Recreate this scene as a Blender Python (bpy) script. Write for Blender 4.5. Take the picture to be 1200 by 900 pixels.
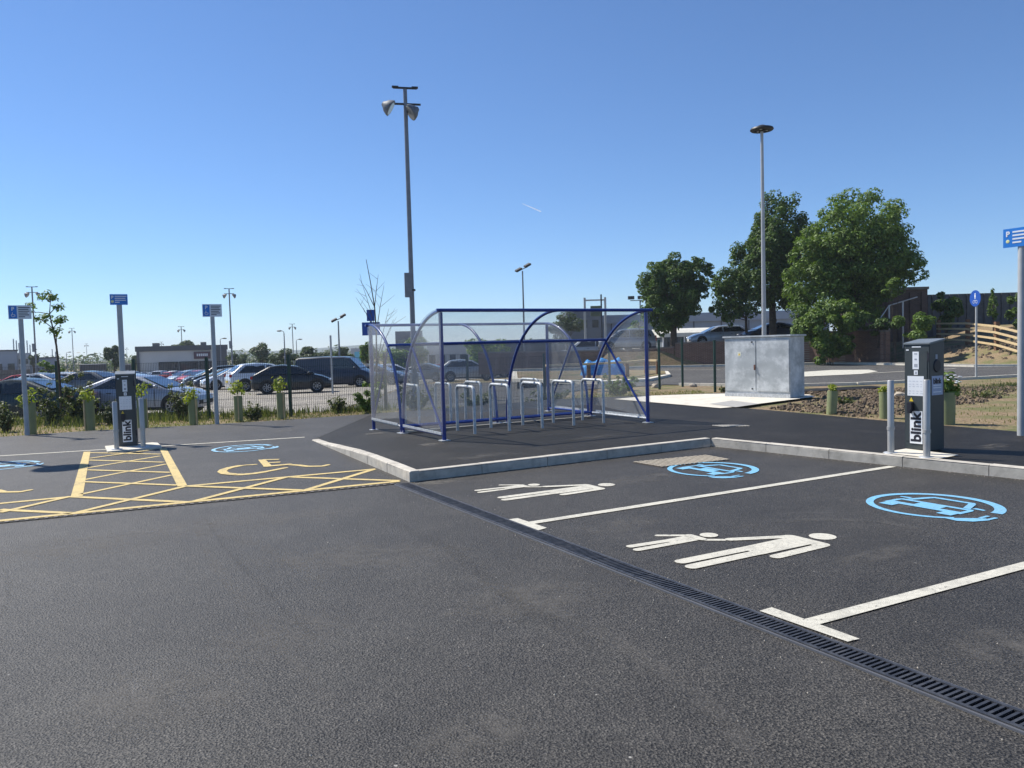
import bpy, bmesh, math, random
from math import sin, cos, radians, pi, atan2, hypot, sqrt
from mathutils import Vector, Matrix
from mathutils.geometry import tessellate_polygon
random.seed(7)
C = bpy.context.scene
for o in list(bpy.data.objects): bpy.data.objects.remove(o)

# ------------------------------------------------------------------ camera
FPX, HOR, ROLL, EYE = 900.0, 407.0, 1.55, 1.6
_p = math.atan((450-HOR)/FPX); _a = radians(ROLL)
FW = Vector((0, cos(_p), -sin(_p))); _r = Vector((1,0,0)); _u = Vector((0, sin(_p), cos(_p)))
RT = _r*cos(_a) - _u*sin(_a); UP = _u*cos(_a) + _r*sin(_a)
cam = bpy.data.objects.new('camera', bpy.data.cameras.new('camera'))
C.collection.objects.link(cam); C.camera = cam
cam.data.sensor_width = 36; cam.data.lens = 36*FPX/1200
cam.data.clip_start = 0.05; cam.data.clip_end = 20000
cam.matrix_world = Matrix(((RT.x,UP.x,-FW.x,0),(RT.y,UP.y,-FW.y,0),(RT.z,UP.z,-FW.z,EYE),(0,0,0,1)))

# ------------------------------------------------------------------ sky, sun, exposure
SUN_AZ, SUN_EL = 149.0, 51.0          # direction towards the sun, degrees ccw from +X
w = bpy.data.worlds.new('World'); C.world = w; w.use_nodes = True
nt = w.node_tree; nt.nodes.clear()
sky = nt.nodes.new('ShaderNodeTexSky'); sky.sky_type = 'NISHITA'; sky.sun_disc = False
sky.sun_elevation = radians(SUN_EL); sky.sun_rotation = radians(90-SUN_AZ)
sky.air_density = 1.0; sky.dust_density = 0.0; sky.ozone_density = 10.0; sky.altitude = 900
bg = nt.nodes.new('ShaderNodeBackground'); bg.inputs[1].default_value = 0.102
out = nt.nodes.new('ShaderNodeOutputWorld')
nt.links.new(sky.outputs[0], bg.inputs[0]); nt.links.new(bg.outputs[0], out.inputs[0])
sun = bpy.data.objects.new('sun', bpy.data.lights.new('sun', 'SUN')); C.collection.objects.link(sun)
sun.data.energy = 4.9; sun.data.angle = radians(0.5); sun.data.color = (1, 0.95, 0.87)
sd = Vector((cos(radians(SUN_AZ))*cos(radians(SUN_EL)), sin(radians(SUN_AZ))*cos(radians(SUN_EL)), sin(radians(SUN_EL))))
sun.rotation_euler = sd.to_track_quat('Z', 'Y').to_euler()
C.render.engine = 'CYCLES'
C.view_settings.view_transform = 'Standard'; C.view_settings.look = 'None'
C.view_settings.exposure = 0.46; C.view_settings.gamma = 1; C.view_settings.use_curve_mapping = False
C.cycles.transparent_max_bounces = 24; C.cycles.max_bounces = 8

# ------------------------------------------------------------------ helpers
def at(px, py, z=0.0):
    d = RT*((px-600)/FPX) - UP*((py-450)/FPX) + FW
    t = (z-EYE)/d.z
    return Vector((d.x*t, d.y*t, z))
def wp(px, py, D):
    d = RT*((px-600)/FPX) - UP*((py-450)/FPX) + FW
    t = D/d.y
    return Vector((d.x*t, D, EYE+d.z*t))
def sm(t):
    t = max(0.0, min(1.0, t)); return t*t*(3-2*t)
KA, KB, KC, KD = (-3.69,13.99), (-1.27,9.25), (3.03,11.73), (5.95,7.85)
KH = 0.12
def kup(x, y):
    q = (x-KA[0])*cos(radians(-20)) + (y-KA[1])*sin(radians(-20))
    return KH*sm(q/2.6)*(1-sm((y-21.0)/3.5))
def kmask(x, y):
    d3 = (x-KA[0])*0.891 + (y-KA[1])*0.455
    d1 = (x-KB[0])*-0.5 + (y-KB[1])*0.866
    d2 = (x-KC[0])*0.80 + (y-KC[1])*0.60
    return sm((min(d3, max(d1, d2))-0.25)/1.0)
def T(x, y):
    z = 0.0
    if y > 18:
        r = x/max(y, 1)
        wl = sm((0.10-r)/0.12)
        if wl > 0:
            low = -0.45*sm((y-21.2)/3.5)
            if y > 40: low -= 0.0225*(min(y,150)-40)
            z += wl*low
        if y > 53.0 and r > 0.10: z += sm((r-0.10)/0.03)*(1.1+0.35*sm((x-12)/6))
        # bank on the right of the road
        d = (x-23.0)*0.990 + (y-40)*0.136 if y < 48 else x-22.0
        if x > 20 and y > 33.5 and d > 0 and y <= 53.0:
            z += 1.05*sm(d/5.0)*sm((y-35.5)/4) + 1.2*sm((d-4.5)/6.0)*sm((y-37)/5)
        if x > 20 and y > 53.0 and d > 0: z = max(z, 1.05*sm(d/5.0)+1.2*sm((d-4.5)/6.0))
    return z

HAZE = 0.00035
MATS = {}
def principled(name):
    m = bpy.data.materials.new(name); m.use_nodes = True
    return m, m.node_tree, m.node_tree.nodes['Principled BSDF']
def mat(name, col, rough=0.6, metal=0.0, var=0.12, scale=6.0, bump=0.0, bscale=60.0, coat=0.0, dirt=None, dscale=2.0, damt=0.3, spec=0.5):
    """plain procedural material: base colour broken up by noise, a second colour as dirt"""
    if name in MATS: return MATS[name]
    m, t, b = principled(name); N = t.nodes; L = t.links
    tc = N.new('ShaderNodeTexCoord')
    nz = N.new('ShaderNodeTexNoise'); nz.inputs['Scale'].default_value = scale; nz.inputs['Detail'].default_value = 5
    L.new(tc.outputs['Object'], nz.inputs['Vector'])
    r = N.new('ShaderNodeValToRGB')
    r.color_ramp.elements[0].position = 0.3; r.color_ramp.elements[1].position = 0.7
    r.color_ramp.elements[0].color = (*[c*(1-var) for c in col], 1)
    r.color_ramp.elements[1].color = (*[min(1, c*(1+var)) for c in col], 1)
    L.new(nz.outputs['Fac'], r.inputs[0]); o = r.outputs[0]
    if dirt:
        n2 = N.new('ShaderNodeTexNoise'); n2.inputs['Scale'].default_value = dscale; n2.inputs['Detail'].default_value = 8; n2.inputs['Roughness'].default_value = 0.7
        L.new(tc.outputs['Object'], n2.inputs['Vector'])
        r2 = N.new('ShaderNodeValToRGB'); r2.color_ramp.elements[0].position = 0.48; r2.color_ramp.elements[1].position = 0.68
        r2.color_ramp.elements[0].color = (0,0,0,1); r2.color_ramp.elements[1].color = (damt,damt,damt,1)
        L.new(n2.outputs['Fac'], r2.inputs[0])
        mx = N.new('ShaderNodeMixRGB'); L.new(r2.outputs[0], mx.inputs[0]); L.new(o, mx.inputs[1]); mx.inputs[2].default_value = (*dirt, 1); o = mx.outputs[0]
    L.new(o, b.inputs['Base Color'])
    b.inputs['Roughness'].default_value = rough; b.inputs['Metallic'].default_value = metal
    b.inputs['Coat Weight'].default_value = coat; b.inputs['Coat Roughness'].default_value = 0.06
    b.inputs['Specular IOR Level'].default_value = spec
    if bump:
        n3 = N.new('ShaderNodeTexNoise'); n3.inputs['Scale'].default_value = bscale; n3.inputs['Detail'].default_value = 4
        L.new(tc.outputs['Object'], n3.inputs['Vector'])
        bp = N.new('ShaderNodeBump'); bp.inputs['Strength'].default_value = bump; bp.inputs['Distance'].default_value = 0.01
        L.new(n3.outputs['Fac'], bp.inputs['Height']); L.new(bp.outputs[0], b.inputs['Normal'])
    MATS[name] = m; return m

def per_stone(m, lo=0.78, hi=1.12):
    t = m.node_tree; N = t.nodes; L = t.links; b = N['Principled BSDF']; src = b.inputs['Base Color'].links[0].from_socket
    g = N.new('ShaderNodeNewGeometry'); mr = N.new('ShaderNodeMapRange'); mr.inputs['To Min'].default_value = lo; mr.inputs['To Max'].default_value = hi; L.new(g.outputs['Random Per Island'], mr.inputs['Value'])
    x = N.new('ShaderNodeMixRGB'); x.blend_type = 'MULTIPLY'; x.inputs[0].default_value = 1; L.new(src, x.inputs[1]); L.new(mr.outputs[0], x.inputs[2]); L.new(x.outputs[0], b.inputs['Base Color']); return m

def asphalt(name, base, stone, scuff, grain=90.0, scuffamt=0.35, wear=0.5, rough=0.86, spec=0.35):
    m, t, b = principled(name); N = t.nodes; L = t.links
    tc = N.new('ShaderNodeTexCoord'); O = tc.outputs['Object']
    def noise(s, d=4, rgh=0.6, vec=O, dist=0.0):
        n = N.new('ShaderNodeTexNoise'); n.inputs['Scale'].default_value = s; n.inputs['Detail'].default_value = d
        n.inputs['Roughness'].default_value = rgh; n.inputs['Distortion'].default_value = dist
        L.new(vec, n.inputs['Vector']); return n.outputs['Fac']
    def ramp(src, p0, c0, p1, c1):
        r = N.new('ShaderNodeValToRGB'); r.color_ramp.elements[0].position = p0; r.color_ramp.elements[1].position = p1
        r.color_ramp.elements[0].color = (*c0,1); r.color_ramp.elements[1].color = (*c1,1); L.new(src, r.inputs[0]); return r.outputs[0]
    def mix(f, a, c, mode='MIX', fv=1.0):
        x = N.new('ShaderNodeMixRGB'); x.blend_type = mode
        if f is None: x.inputs[0].default_value = fv
        else: L.new(f, x.inputs[0])
        for i, v in ((1,a),(2,c)):
            if isinstance(v, tuple): x.inputs[i].default_value = (*v,1)
            else: L.new(v, x.inputs[i])
        return x.outputs[0]
    vo = N.new('ShaderNodeTexVoronoi'); vo.inputs['Scale'].default_value = grain; L.new(O, vo.inputs['Vector'])
    g1 = noise(grain*0.9, 3, 0.7)
    col = ramp(g1, 0.40, tuple(c*0.2 for c in base), 0.58, tuple(c*1.15 for c in stone))
    cell = ramp(vo.outputs['Color'], 0.1, (0.25,0.25,0.25), 0.9, (1.8,1.8,1.8))
    col = mix(None, col, cell, 'MULTIPLY', 0.9)
    big = ramp(noise(0.35, 6, 0.6), 0.35, (0.72,0.72,0.73), 0.65, (1.22,1.21,1.18))
    col = mix(None, col, big, 'MULTIPLY', wear)
    mid = ramp(noise(2.3, 6, 0.65), 0.35, (0.84,0.84,0.84), 0.7, (1.16,1.16,1.15))
    col = mix(None, col, mid, 'MULTIPLY', 0.8)
    # tyre scuffs: noise stretched into streaks, in patches
    mp = N.new('ShaderNodeMapping'); mp.inputs['Rotation'].default_value = (0,0,radians(25)); mp.inputs['Scale'].default_value = (0.5, 5.0, 1)
    L.new(O, mp.inputs['Vector'])
    s1 = ramp(noise(1.3, 8, 0.72, mp.outputs[0], 0.6), 0.60, (0,0,0), 0.76, (1,1,1))
    s2 = ramp(noise(0.5, 2, 0.5), 0.48, (0,0,0), 0.62, (scuffamt,)*3)
    f = mix(None, s1, s2, 'MULTIPLY', 1.0)
    col = mix(f, col, scuff)
    # dusty bloom: pale film in soft ragged patches
    d1_ = ramp(noise(0.9, 9, 0.72, O, 0.4), 0.50, (0,0,0), 0.72, (1,1,1)); d2_ = ramp(noise(11, 5, 0.7), 0.40, (0.15,)*3, 0.65, (1,1,1))
    df_ = mix(None, mix(None, d1_, d2_, 'MULTIPLY', 1.0), (0.42,)*3, 'MULTIPLY', 1.0); col = mix(df_, col, tuple(min(1, c*0.95) for c in scuff))
    dk_ = ramp(noise(0.55, 7, 0.65, O, 0.2), 0.50, (0,0,0), 0.68, (0.5,)*3); col = mix(dk_, col, tuple(c*0.75 for c in base))
    # rare pale chips
    v2 = N.new('ShaderNodeTexVoronoi'); v2.inputs['Scale'].default_value = 3.2; L.new(O, v2.inputs['Vector'])
    ch = ramp(v2.outputs['Distance'], 0.012, (1,1,1), 0.028, (0,0,0))
    col = mix(ch, col, (0.42,0.40,0.36))
    L.new(col, b.inputs['Base Color']); b.inputs['Roughness'].default_value = rough; b.inputs['Specular IOR Level'].default_value = spec
    bp = N.new('ShaderNodeBump'); bp.inputs['Strength'].default_value = 1.0; bp.inputs['Distance'].default_value = 0.010
    L.new(mix(None, g1, vo.outputs['Distance'], 'MIX', 0.5), bp.inputs['Height']); L.new(bp.outputs[0], b.inputs['Normal'])
    return m

def soil_mat(name, c1, c2, c3, s=1.2, g=0.5):
    m, t, b = principled(name); N = t.nodes; L = t.links
    tc = N.new('ShaderNodeTexCoord'); O = tc.outputs['Object']
    def ramp(src, p0, c0, p1, c1_):
        r = N.new('ShaderNodeValToRGB'); r.color_ramp.elements[0].position = p0; r.color_ramp.elements[1].position = p1
        r.color_ramp.elements[0].color = (*c0,1); r.color_ramp.elements[1].color = (*c1_,1); L.new(src, r.inputs[0]); return r.outputs[0]
    def noise(sc, d=6):
        n = N.new('ShaderNodeTexNoise'); n.inputs['Scale'].default_value = sc; n.inputs['Detail'].default_value = d; n.inputs['Roughness'].default_value = 0.65
        L.new(O, n.inputs['Vector']); return n.outputs['Fac']
    a = ramp(noise(18, 6), 0.35, c1, 0.65, c2)
    mx = N.new('ShaderNodeMixRGB'); L.new(ramp(noise(s), 0.45, (0,0,0), 0.62, (g,g,g)), mx.inputs[0]); L.new(a, mx.inputs[1]); mx.inputs[2].default_value = (*c3,1)
    L.new(mx.outputs[0], b.inputs['Base Color']); b.inputs['Roughness'].default_value = 0.95; b.inputs['Specular IOR Level'].default_value = 0.2
    bp = N.new('ShaderNodeBump'); bp.inputs['Strength'].default_value = 1.0; bp.inputs['Distance'].default_value = 0.05
    L.new(noise(9, 8), bp.inputs['Height']); L.new(bp.outputs[0], b.inputs['Normal'])
    return m

def brick_mat(name, c1, c2, mortar, sc=1.0):
    m, t, b = principled(name); N = t.nodes; L = t.links
    tc = N.new('ShaderNodeTexCoord')
    sp = N.new('ShaderNodeSeparateXYZ'); L.new(tc.outputs['Object'], sp.inputs[0])
    cb = N.new('ShaderNodeCombineXYZ'); ad = N.new('ShaderNodeMath'); ad.operation = 'ADD'
    L.new(sp.outputs[0], ad.inputs[0]); L.new(sp.outputs[1], ad.inputs[1]); L.new(ad.outputs[0], cb.inputs[0]); L.new(sp.outputs[2], cb.inputs[1])
    br = N.new('ShaderNodeTexBrick'); L.new(cb.outputs[0], br.inputs['Vector'])
    br.inputs['Color1'].default_value = (*c1,1); br.inputs['Color2'].default_value = (*c2,1); br.inputs['Mortar'].default_value = (*mortar,1)
    br.inputs['Scale'].default_value = sc; br.inputs['Brick Width'].default_value = 0.23; br.inputs['Row Height'].default_value = 0.075; br.inputs['Mortar Size'].default_value = 0.01
    nz = N.new('ShaderNodeTexNoise'); nz.inputs['Scale'].default_value = 1.2; nz.inputs['Detail'].default_value = 6; L.new(tc.outputs['Object'], nz.inputs['Vector'])
    r = N.new('ShaderNodeValToRGB'); r.color_ramp.elements[0].color = (0.6,0.6,0.6,1); r.color_ramp.elements[1].color = (1.3,1.3,1.3,1); L.new(nz.outputs['Fac'], r.inputs[0])
    mx = N.new('ShaderNodeMixRGB'); mx.blend_type = 'MULTIPLY'; mx.inputs[0].default_value = 0.8; L.new(br.outputs[0], mx.inputs[1]); L.new(r.outputs[0], mx.inputs[2])
    L.new(mx.outputs[0], b.inputs['Base Color']); b.inputs['Roughness'].default_value = 0.9
    return m

def leaf_mat(name, c1, c2, sat=1.0):
    m, t, b = principled(name); N = t.nodes; L = t.links
    gi = N.new('ShaderNodeNewGeometry'); r = N.new('ShaderNodeValToRGB')
    r.color_ramp.elements[0].color = (*c1,1); r.color_ramp.elements[1].color = (*c2,1)
    L.new(gi.outputs['Random Per Island'], r.inputs[0])
    L.new(r.outputs[0], b.inputs['Base Color']); b.inputs['Roughness'].default_value = 0.55; b.inputs['Specular IOR Level'].default_value = 0.35
    tr = N.new('ShaderNodeBsdfTranslucent'); hs = N.new('ShaderNodeMixRGB'); hs.blend_type = 'MULTIPLY'; hs.inputs[0].default_value = 1
    L.new(r.outputs[0], hs.inputs[1]); hs.inputs[2].default_value = (1.5,1.6,0.6,1); L.new(hs.outputs[0], tr.inputs['Color'])
    ms = N.new('ShaderNodeMixShader'); ms.inputs[0].default_value = 0.28
    L.new(b.outputs[0], ms.inputs[1]); L.new(tr.outputs[0], ms.inputs[2]); L.new(ms.outputs[0], N['Material Output'].inputs['Surface'])
    return m

def clear_mat(name, tint, milk, gloss=0.06):
    m = bpy.data.materials.new(name); m.use_nodes = True; t = m.node_tree; N = t.nodes; L = t.links; N.clear()
    tr = N.new('ShaderNodeBsdfTransparent'); tr.inputs[0].default_value = (*tint,1)
    df = N.new('ShaderNodeBsdfDiffuse'); df.inputs[0].default_value = (0.75,0.76,0.76,1)
    gl = N.new('ShaderNodeBsdfGlossy'); gl.inputs['Roughness'].default_value = gloss
    lw = N.new('ShaderNodeLayerWeight'); lw.inputs['Blend'].default_value = 0.12; fr = N.new('ShaderNodeMath'); fr.operation = 'MULTIPLY'; fr.inputs[1].default_value = 0.5; fr.use_clamp = True; L.new(lw.outputs['Facing'], fr.inputs[0])
    tc = N.new('ShaderNodeTexCoord')
    mp = N.new('ShaderNodeMapping'); mp.inputs['Scale'].default_value = (1.5,1.5,0.35); L.new(tc.outputs['Object'], mp.inputs[0])
    nz = N.new('ShaderNodeTexNoise'); nz.inputs['Scale'].default_value = 2.0; nz.inputs['Detail'].default_value = 6; L.new(mp.outputs[0], nz.inputs['Vector'])
    mr = N.new('ShaderNodeMapRange'); mr.inputs['To Min'].default_value = milk*0.4; mr.inputs['To Max'].default_value = milk*1.6; L.new(nz.outputs['Fac'], mr.inputs['Value'])
    m1 = N.new('ShaderNodeMixShader'); L.new(mr.outputs[0], m1.inputs[0]); L.new(tr.outputs[0], m1.inputs[1]); L.new(df.outputs[0], m1.inputs[2])
    bp = N.new('ShaderNodeBump'); bp.inputs['Strength'].default_value = 0.12; bp.inputs['Distance'].default_value = 0.02; L.new(nz.outputs['Fac'], bp.inputs['Height']); L.new(bp.outputs[0], gl.inputs['Normal'])
    m2 = N.new('ShaderNodeMixShader'); L.new(fr.outputs[0], m2.inputs[0]); L.new(m1.outputs[0], m2.inputs[1]); L.new(gl.outputs[0], m2.inputs[2])
    o = N.new('ShaderNodeOutputMaterial'); L.new(m2.outputs[0], o.inputs[0]); return m

class MB:
    def __init__(s): s.v = []; s.f = []
    def add(s, vs, fs):
        n = len(s.v); s.v += [tuple(v) for v in vs]; s.f += [tuple(i+n for i in f) for f in fs]; return s
    def box(s, c, d, rz=0.0, M=None):
        x, y, z = d[0]/2, d[1]/2, d[2]/2; cr, sr = cos(rz), sin(rz); vs = []
        for k in (-1,1):
            for (i,j) in ((-1,-1),(1,-1),(1,1),(-1,1)):
                a, b_ = i*x, j*y
                v = Vector((c[0]+a*cr-b_*sr, c[1]+a*sr+b_*cr, c[2]+k*z))
                vs.append(M @ v if M else v)
        return s.add(vs, [(3,2,1,0),(4,5,6,7),(0,1,5,4),(1,2,6,5),(2,3,7,6),(3,0,4,7)])
    def bar(s, p, q, wd, h):
        """square bar from p to q"""
        p = Vector(p); q = Vector(q); d = (q-p).normalized()
        u = d.cross(Vector((0,0,1)))
        if u.length < 1e-4: u = Vector((1,0,0))
        u.normalize(); n = u.cross(d)
        vs = [e + u*(i*wd/2) + n*(j*h/2) for e in (p,q) for (i,j) in ((-1,-1),(1,-1),(1,1),(-1,1))]
        return s.add(vs, [(0,1,2,3),(7,6,5,4),(0,4,5,1),(1,5,6,2),(2,6,7,3),(3,7,4,0)])
    def tube(s, pts, rad, n=10, cap=True):
        pts = [Vector(p) for p in pts]; rs = rad if isinstance(rad, (list,tuple)) else [rad]*len(pts)
        ref = Vector((0,0,1)); vs = []; fs = []
        d0 = (pts[1]-pts[0]).normalized()
        u = d0.cross(ref)
        if u.length < 1e-3: u = Vector((1,0,0))
        u.normalize()
        for i, p in enumerate(pts):
            if i == 0: d = pts[1]-pts[0]
            elif i == len(pts)-1: d = pts[-1]-pts[-2]
            else: d = pts[i+1]-pts[i-1]
            d.normalize(); u = (u - d*u.dot(d)).normalized(); v_ = d.cross(u)
            for k in range(n):
                a = 2*pi*k/n; vs.append(p + (u*cos(a)+v_*sin(a))*rs[i])
        for i in range(len(pts)-1):
            for k in range(n):
                k2 = (k+1) % n; fs.append((i*n+k, i*n+k2, (i+1)*n+k2, (i+1)*n+k))
        if cap: fs.append(tuple(range(n-1,-1,-1))); fs.append(tuple(range((len(pts)-1)*n, len(pts)*n)))
        return s.add(vs, fs)
    def prism(s, poly, z0, z1):
        n = len(poly); vs = [(p[0],p[1],z0) for p in poly] + [(p[0],p[1],z1) for p in poly]
        fs = [tuple(range(n-1,-1,-1)), tuple(range(n,2*n))] + [(i,(i+1)%n,(i+1)%n+n,i+n) for i in range(n)]
        return s.add(vs, fs)
    def lathe(s, prof, n=16, c=(0,0,0), axis='z'):
        vs = []; fs = []; m = len(prof)
        for k in range(n):
            a = 2*pi*k/n
            for (r, z) in prof:
                if axis == 'z': vs.append((c[0]+r*cos(a), c[1]+r*sin(a), c[2]+z))
                else: vs.append((c[0]+r*cos(a), c[1]+z, c[2]+r*sin(a)))
        for k in range(n):
            k2 = (k+1) % n
            for i in range(m-1): fs.append((k*m+i, k2*m+i, k2*m+i+1, k*m+i+1))
        return s.add(vs, fs)
    def blob(s, c, r, sub=2, jit=0.15, seed=0):
        rr = random.Random(seed); bm = bmesh.new(); bmesh.ops.create_icosphere(bm, subdivisions=sub, radius=1)
        vs = []
        for v in bm.verts:
            k = 1+rr.uniform(-jit, jit); vs.append((c[0]+v.co.x*r[0]*k, c[1]+v.co.y*r[1]*k, c[2]+v.co.z*r[2]*k))
        fs = [tuple(v.index for v in f.verts) for f in bm.faces]; bm.free(); return s.add(vs, fs)
    def build(s, name, m, parent=None, smooth=False, bevel=0.0):
        me = bpy.data.meshes.new(name); me.from_pydata(s.v, [], s.f); me.validate()
        bm = bmesh.new(); bm.from_mesh(me); bmesh.ops.recalc_face_normals(bm, faces=bm.faces)
        if bevel: bmesh.ops.bevel(bm, geom=list(bm.edges), offset=bevel, segments=2, affect='EDGES', clamp_overlap=True)
        bm.to_mesh(me); bm.free()
        if smooth:
            for p in me.polygons: p.use_smooth = True
        o = bpy.data.objects.new(name, me); me.materials.append(m); C.collection.objects.link(o)
        if smooth == 'auto' :
            for p in me.polygons: p.use_smooth = True
            try: me.set_sharp_from_angle(angle=radians(35))
            except Exception: pass
        if parent: o.parent = parent
        return o
def quick(name, vs, fs, m, parent=None):
    me = bpy.data.meshes.new(name); me.from_pydata(vs, [], fs); me.materials.append(m)
    o = bpy.data.objects.new(name, me); C.collection.objects.link(o)
    if parent: o.parent = parent
    return o
def tag(o, label=None, cat=None, group=None, kind=None):
    if label: o['label'] = label
    if cat: o['category'] = cat
    if group: o['group'] = group
    if kind: o['kind'] = kind
    return o
def empty(name, loc, rz=0.0, label=None, cat=None, group=None):
    o = bpy.data.objects.new(name, None); C.collection.objects.link(o); o.location = loc; o.rotation_euler = (0,0,rz)
    return tag(o, label, cat, group)
def copy_tree(o, parent=None):
    c = o.copy(); C.collection.objects.link(c)
    if parent is not None:
        c.parent = parent
    for ch in list(o.children): copy_tree(ch, c)
    return c
def bez(a, b, c, n=8):
    a, b, c = Vector(a), Vector(b), Vector(c)
    return [a*(1-t)**2 + b*2*t*(1-t) + c*t*t for t in [i/n for i in range(n+1)]]
def sheet(name, poly, zf, res, m, parent=None):
    """a ground sheet over a polygon, following a height function"""
    xs = [p[0] for p in poly]; ys = [p[1] for p in poly]
    bm = bmesh.new(); vs = [bm.verts.new((p[0], p[1], 0)) for p in poly]
    for tri in tessellate_polygon([[Vector((p[0], p[1], 0)) for p in poly]]):
        try: bm.faces.new([vs[i] for i in tri])
        except ValueError: pass
    f = None
    if res:
        x = math.ceil(min(xs)/res)*res
        while x < max(xs):
            bmesh.ops.bisect_plane(bm, geom=bm.verts[:]+bm.edges[:]+bm.faces[:], plane_co=(x,0,0), plane_no=(1,0,0)); x += res
        y = math.ceil(min(ys)/res)*res
        while y < max(ys):
            bmesh.ops.bisect_plane(bm, geom=bm.verts[:]+bm.edges[:]+bm.faces[:], plane_co=(0,y,0), plane_no=(0,1,0)); y += res
    bmesh.ops.triangulate(bm, faces=bm.faces)
    for v in bm.verts: v.co.z = zf(v.co.x, v.co.y)
    bmesh.ops.recalc_face_normals(bm, faces=bm.faces)
    if sum(f.normal.z for f in bm.faces) < 0: bmesh.ops.reverse_faces(bm, faces=bm.faces)
    me = bpy.data.meshes.new(name); bm.to_mesh(me); bm.free(); me.materials.append(m)
    o = bpy.data.objects.new(name, me); C.collection.objects.link(o)
    if parent: o.parent = parent
    return o
def text_mesh(s, size, name, m, parent, Mx, off=0.0, thick=0.001):
    cu = bpy.data.curves.new('txt', 'FONT'); cu.body = s; cu.size = size; cu.align_x = 'CENTER'; cu.align_y = 'CENTER'; cu.offset = off; cu.extrude = thick
    t = bpy.data.objects.new('txt', cu); C.collection.objects.link(t)
    dg = bpy.context.evaluated_depsgraph_get(); me = bpy.data.meshes.new_from_object(t.evaluated_get(dg)); bpy.data.objects.remove(t)
    me.transform(Mx); me.materials.clear(); me.materials.append(m); me.name = name
    o = bpy.data.objects.new(name, me); C.collection.objects.link(o); o.parent = parent
    return o

# ------------------------------------------------------------------ shared materials
M_ASPH = asphalt('asphalt_bays', (0.034,0.0312,0.0272), (0.065,0.0597,0.052), (0.13,0.122,0.108), grain=95, scuffamt=0.6, wear=0.7, rough=0.58, spec=0.36)
M_FOOT = asphalt('asphalt_footway', (0.016,0.0145,0.0122), (0.030,0.0272,0.023), (0.11,0.10,0.09), grain=110, scuffamt=0.45, wear=0.9, rough=0.6, spec=0.22)
M_ROAD = asphalt('asphalt_road', (0.065,0.063,0.060), (0.115,0.112,0.107), (0.16,0.155,0.15), grain=60, scuffamt=0.3)
M_LOT = asphalt('asphalt_old_lot', (0.22,0.205,0.175), (0.38,0.35,0.30), (0.42,0.39,0.34), grain=40, scuffamt=0.4, wear=0.8)
M_SOIL = soil_mat('dry_soil_and_straw', (0.15,0.105,0.062), (0.33,0.25,0.155), (0.11,0.135,0.045), 0.8, 0.75)
M_CLOD = soil_mat('dark_clods', (0.10,0.075,0.05), (0.22,0.17,0.12), (0.26,0.20,0.14), 3, 0.5)
M_KERB = mat('kerb_concrete', (0.49,0.455,0.39), 0.9, var=0.12, scale=9, bump=0.4, bscale=120, dirt=(0.2,0.18,0.15), dscale=5, damt=0.5)
per_stone(M_KERB)
M_PADC = mat('pad_concrete', (0.62,0.58,0.49), 0.9, var=0.07, scale=7, bump=0.3, bscale=90, dirt=(0.36,0.32,0.25), dscale=3, damt=0.5)
def paint(name, col, dirt, wear=0.5):
    """thermoplastic paint: grime at two scales and small worn spots where the tarmac shows"""
    m = mat(name, col, 0.8, var=0.10, scale=25, bump=0.6, bscale=160, dirt=dirt, dscale=4.0, damt=0.55)
    t = m.node_tree; N = t.nodes; L = t.links; b = N['Principled BSDF']; src = b.inputs['Base Color'].links[0].from_socket
    tc = N.new('ShaderNodeTexCoord'); n = N.new('ShaderNodeTexNoise'); n.inputs['Scale'].default_value = 38; n.inputs['Detail'].default_value = 8; n.inputs['Roughness'].default_value = 0.75
    L.new(tc.outputs['Object'], n.inputs['Vector']); r = N.new('ShaderNodeValToRGB'); r.color_ramp.elements[0].position = 0.60-0.04*wear; r.color_ramp.elements[1].position = 0.66
    r.color_ramp.elements[0].color = (0,0,0,1); r.color_ramp.elements[1].color = (wear,wear,wear,1); L.new(n.outputs['Fac'], r.inputs[0])
    x = N.new('ShaderNodeMixRGB'); L.new(r.outputs[0], x.inputs[0]); L.new(src, x.inputs[1]); x.inputs[2].default_value = (0.07,0.068,0.064,1); L.new(x.outputs[0], b.inputs['Base Color']); return m
M_WHITE = paint('white_road_paint', (0.56,0.535,0.45), (0.26,0.25,0.22), 0.9)
M_YEL = paint('yellow_road_paint', (0.60,0.46,0.19), (0.30,0.25,0.15), 0.9)
M_BLUEP = paint('light_blue_road_paint', (0.17,0.43,0.64), (0.22,0.36,0.44), 0.8)
M_BLUEF = mat('faded_blue_road_paint', (0.26,0.50,0.68), 0.75, var=0.12, scale=30, dirt=(0.10,0.12,0.14), dscale=12, damt=0.9)
M_GALV = mat('galvanised_steel', (0.56,0.58,0.59), 0.5, 0.45, var=0.18, scale=22, bump=0.1, bscale=90, dirt=(0.32,0.33,0.34), dscale=14, damt=0.5)
M_STEEL = mat('stainless_steel', (0.44,0.43,0.41), 0.42, 0.45, var=0.06, scale=8)
M_FRAME = mat('blue_powder_coat', (0.008,0.032,0.21), 0.32, 0.0, var=0.08, scale=10, coat=0.4)
M_POLY = clear_mat('clear_polycarbonate', (0.93,0.94,0.94), 0.105)
M_POLYE = clear_mat('milky_polycarbonate', (0.92,0.93,0.93), 0.17)
M_IRON = mat('cast_iron_grate', (0.06,0.063,0.072), 0.5, 0.5, var=0.3, scale=20, dirt=(0.16,0.15,0.13), dscale=20, damt=0.4)
M_VOID = mat('channel_void', (0.008,0.008,0.008), 0.95)
M_CHG = mat('charcoal_enclosure', (0.042,0.052,0.055), 0.42, 0.0, var=0.06, scale=5, dirt=(0.08,0.08,0.07), dscale=3, damt=0.25)
M_CHGT = mat('enclosure_top', (0.16,0.18,0.19), 0.4, 0.0, var=0.06)
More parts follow.
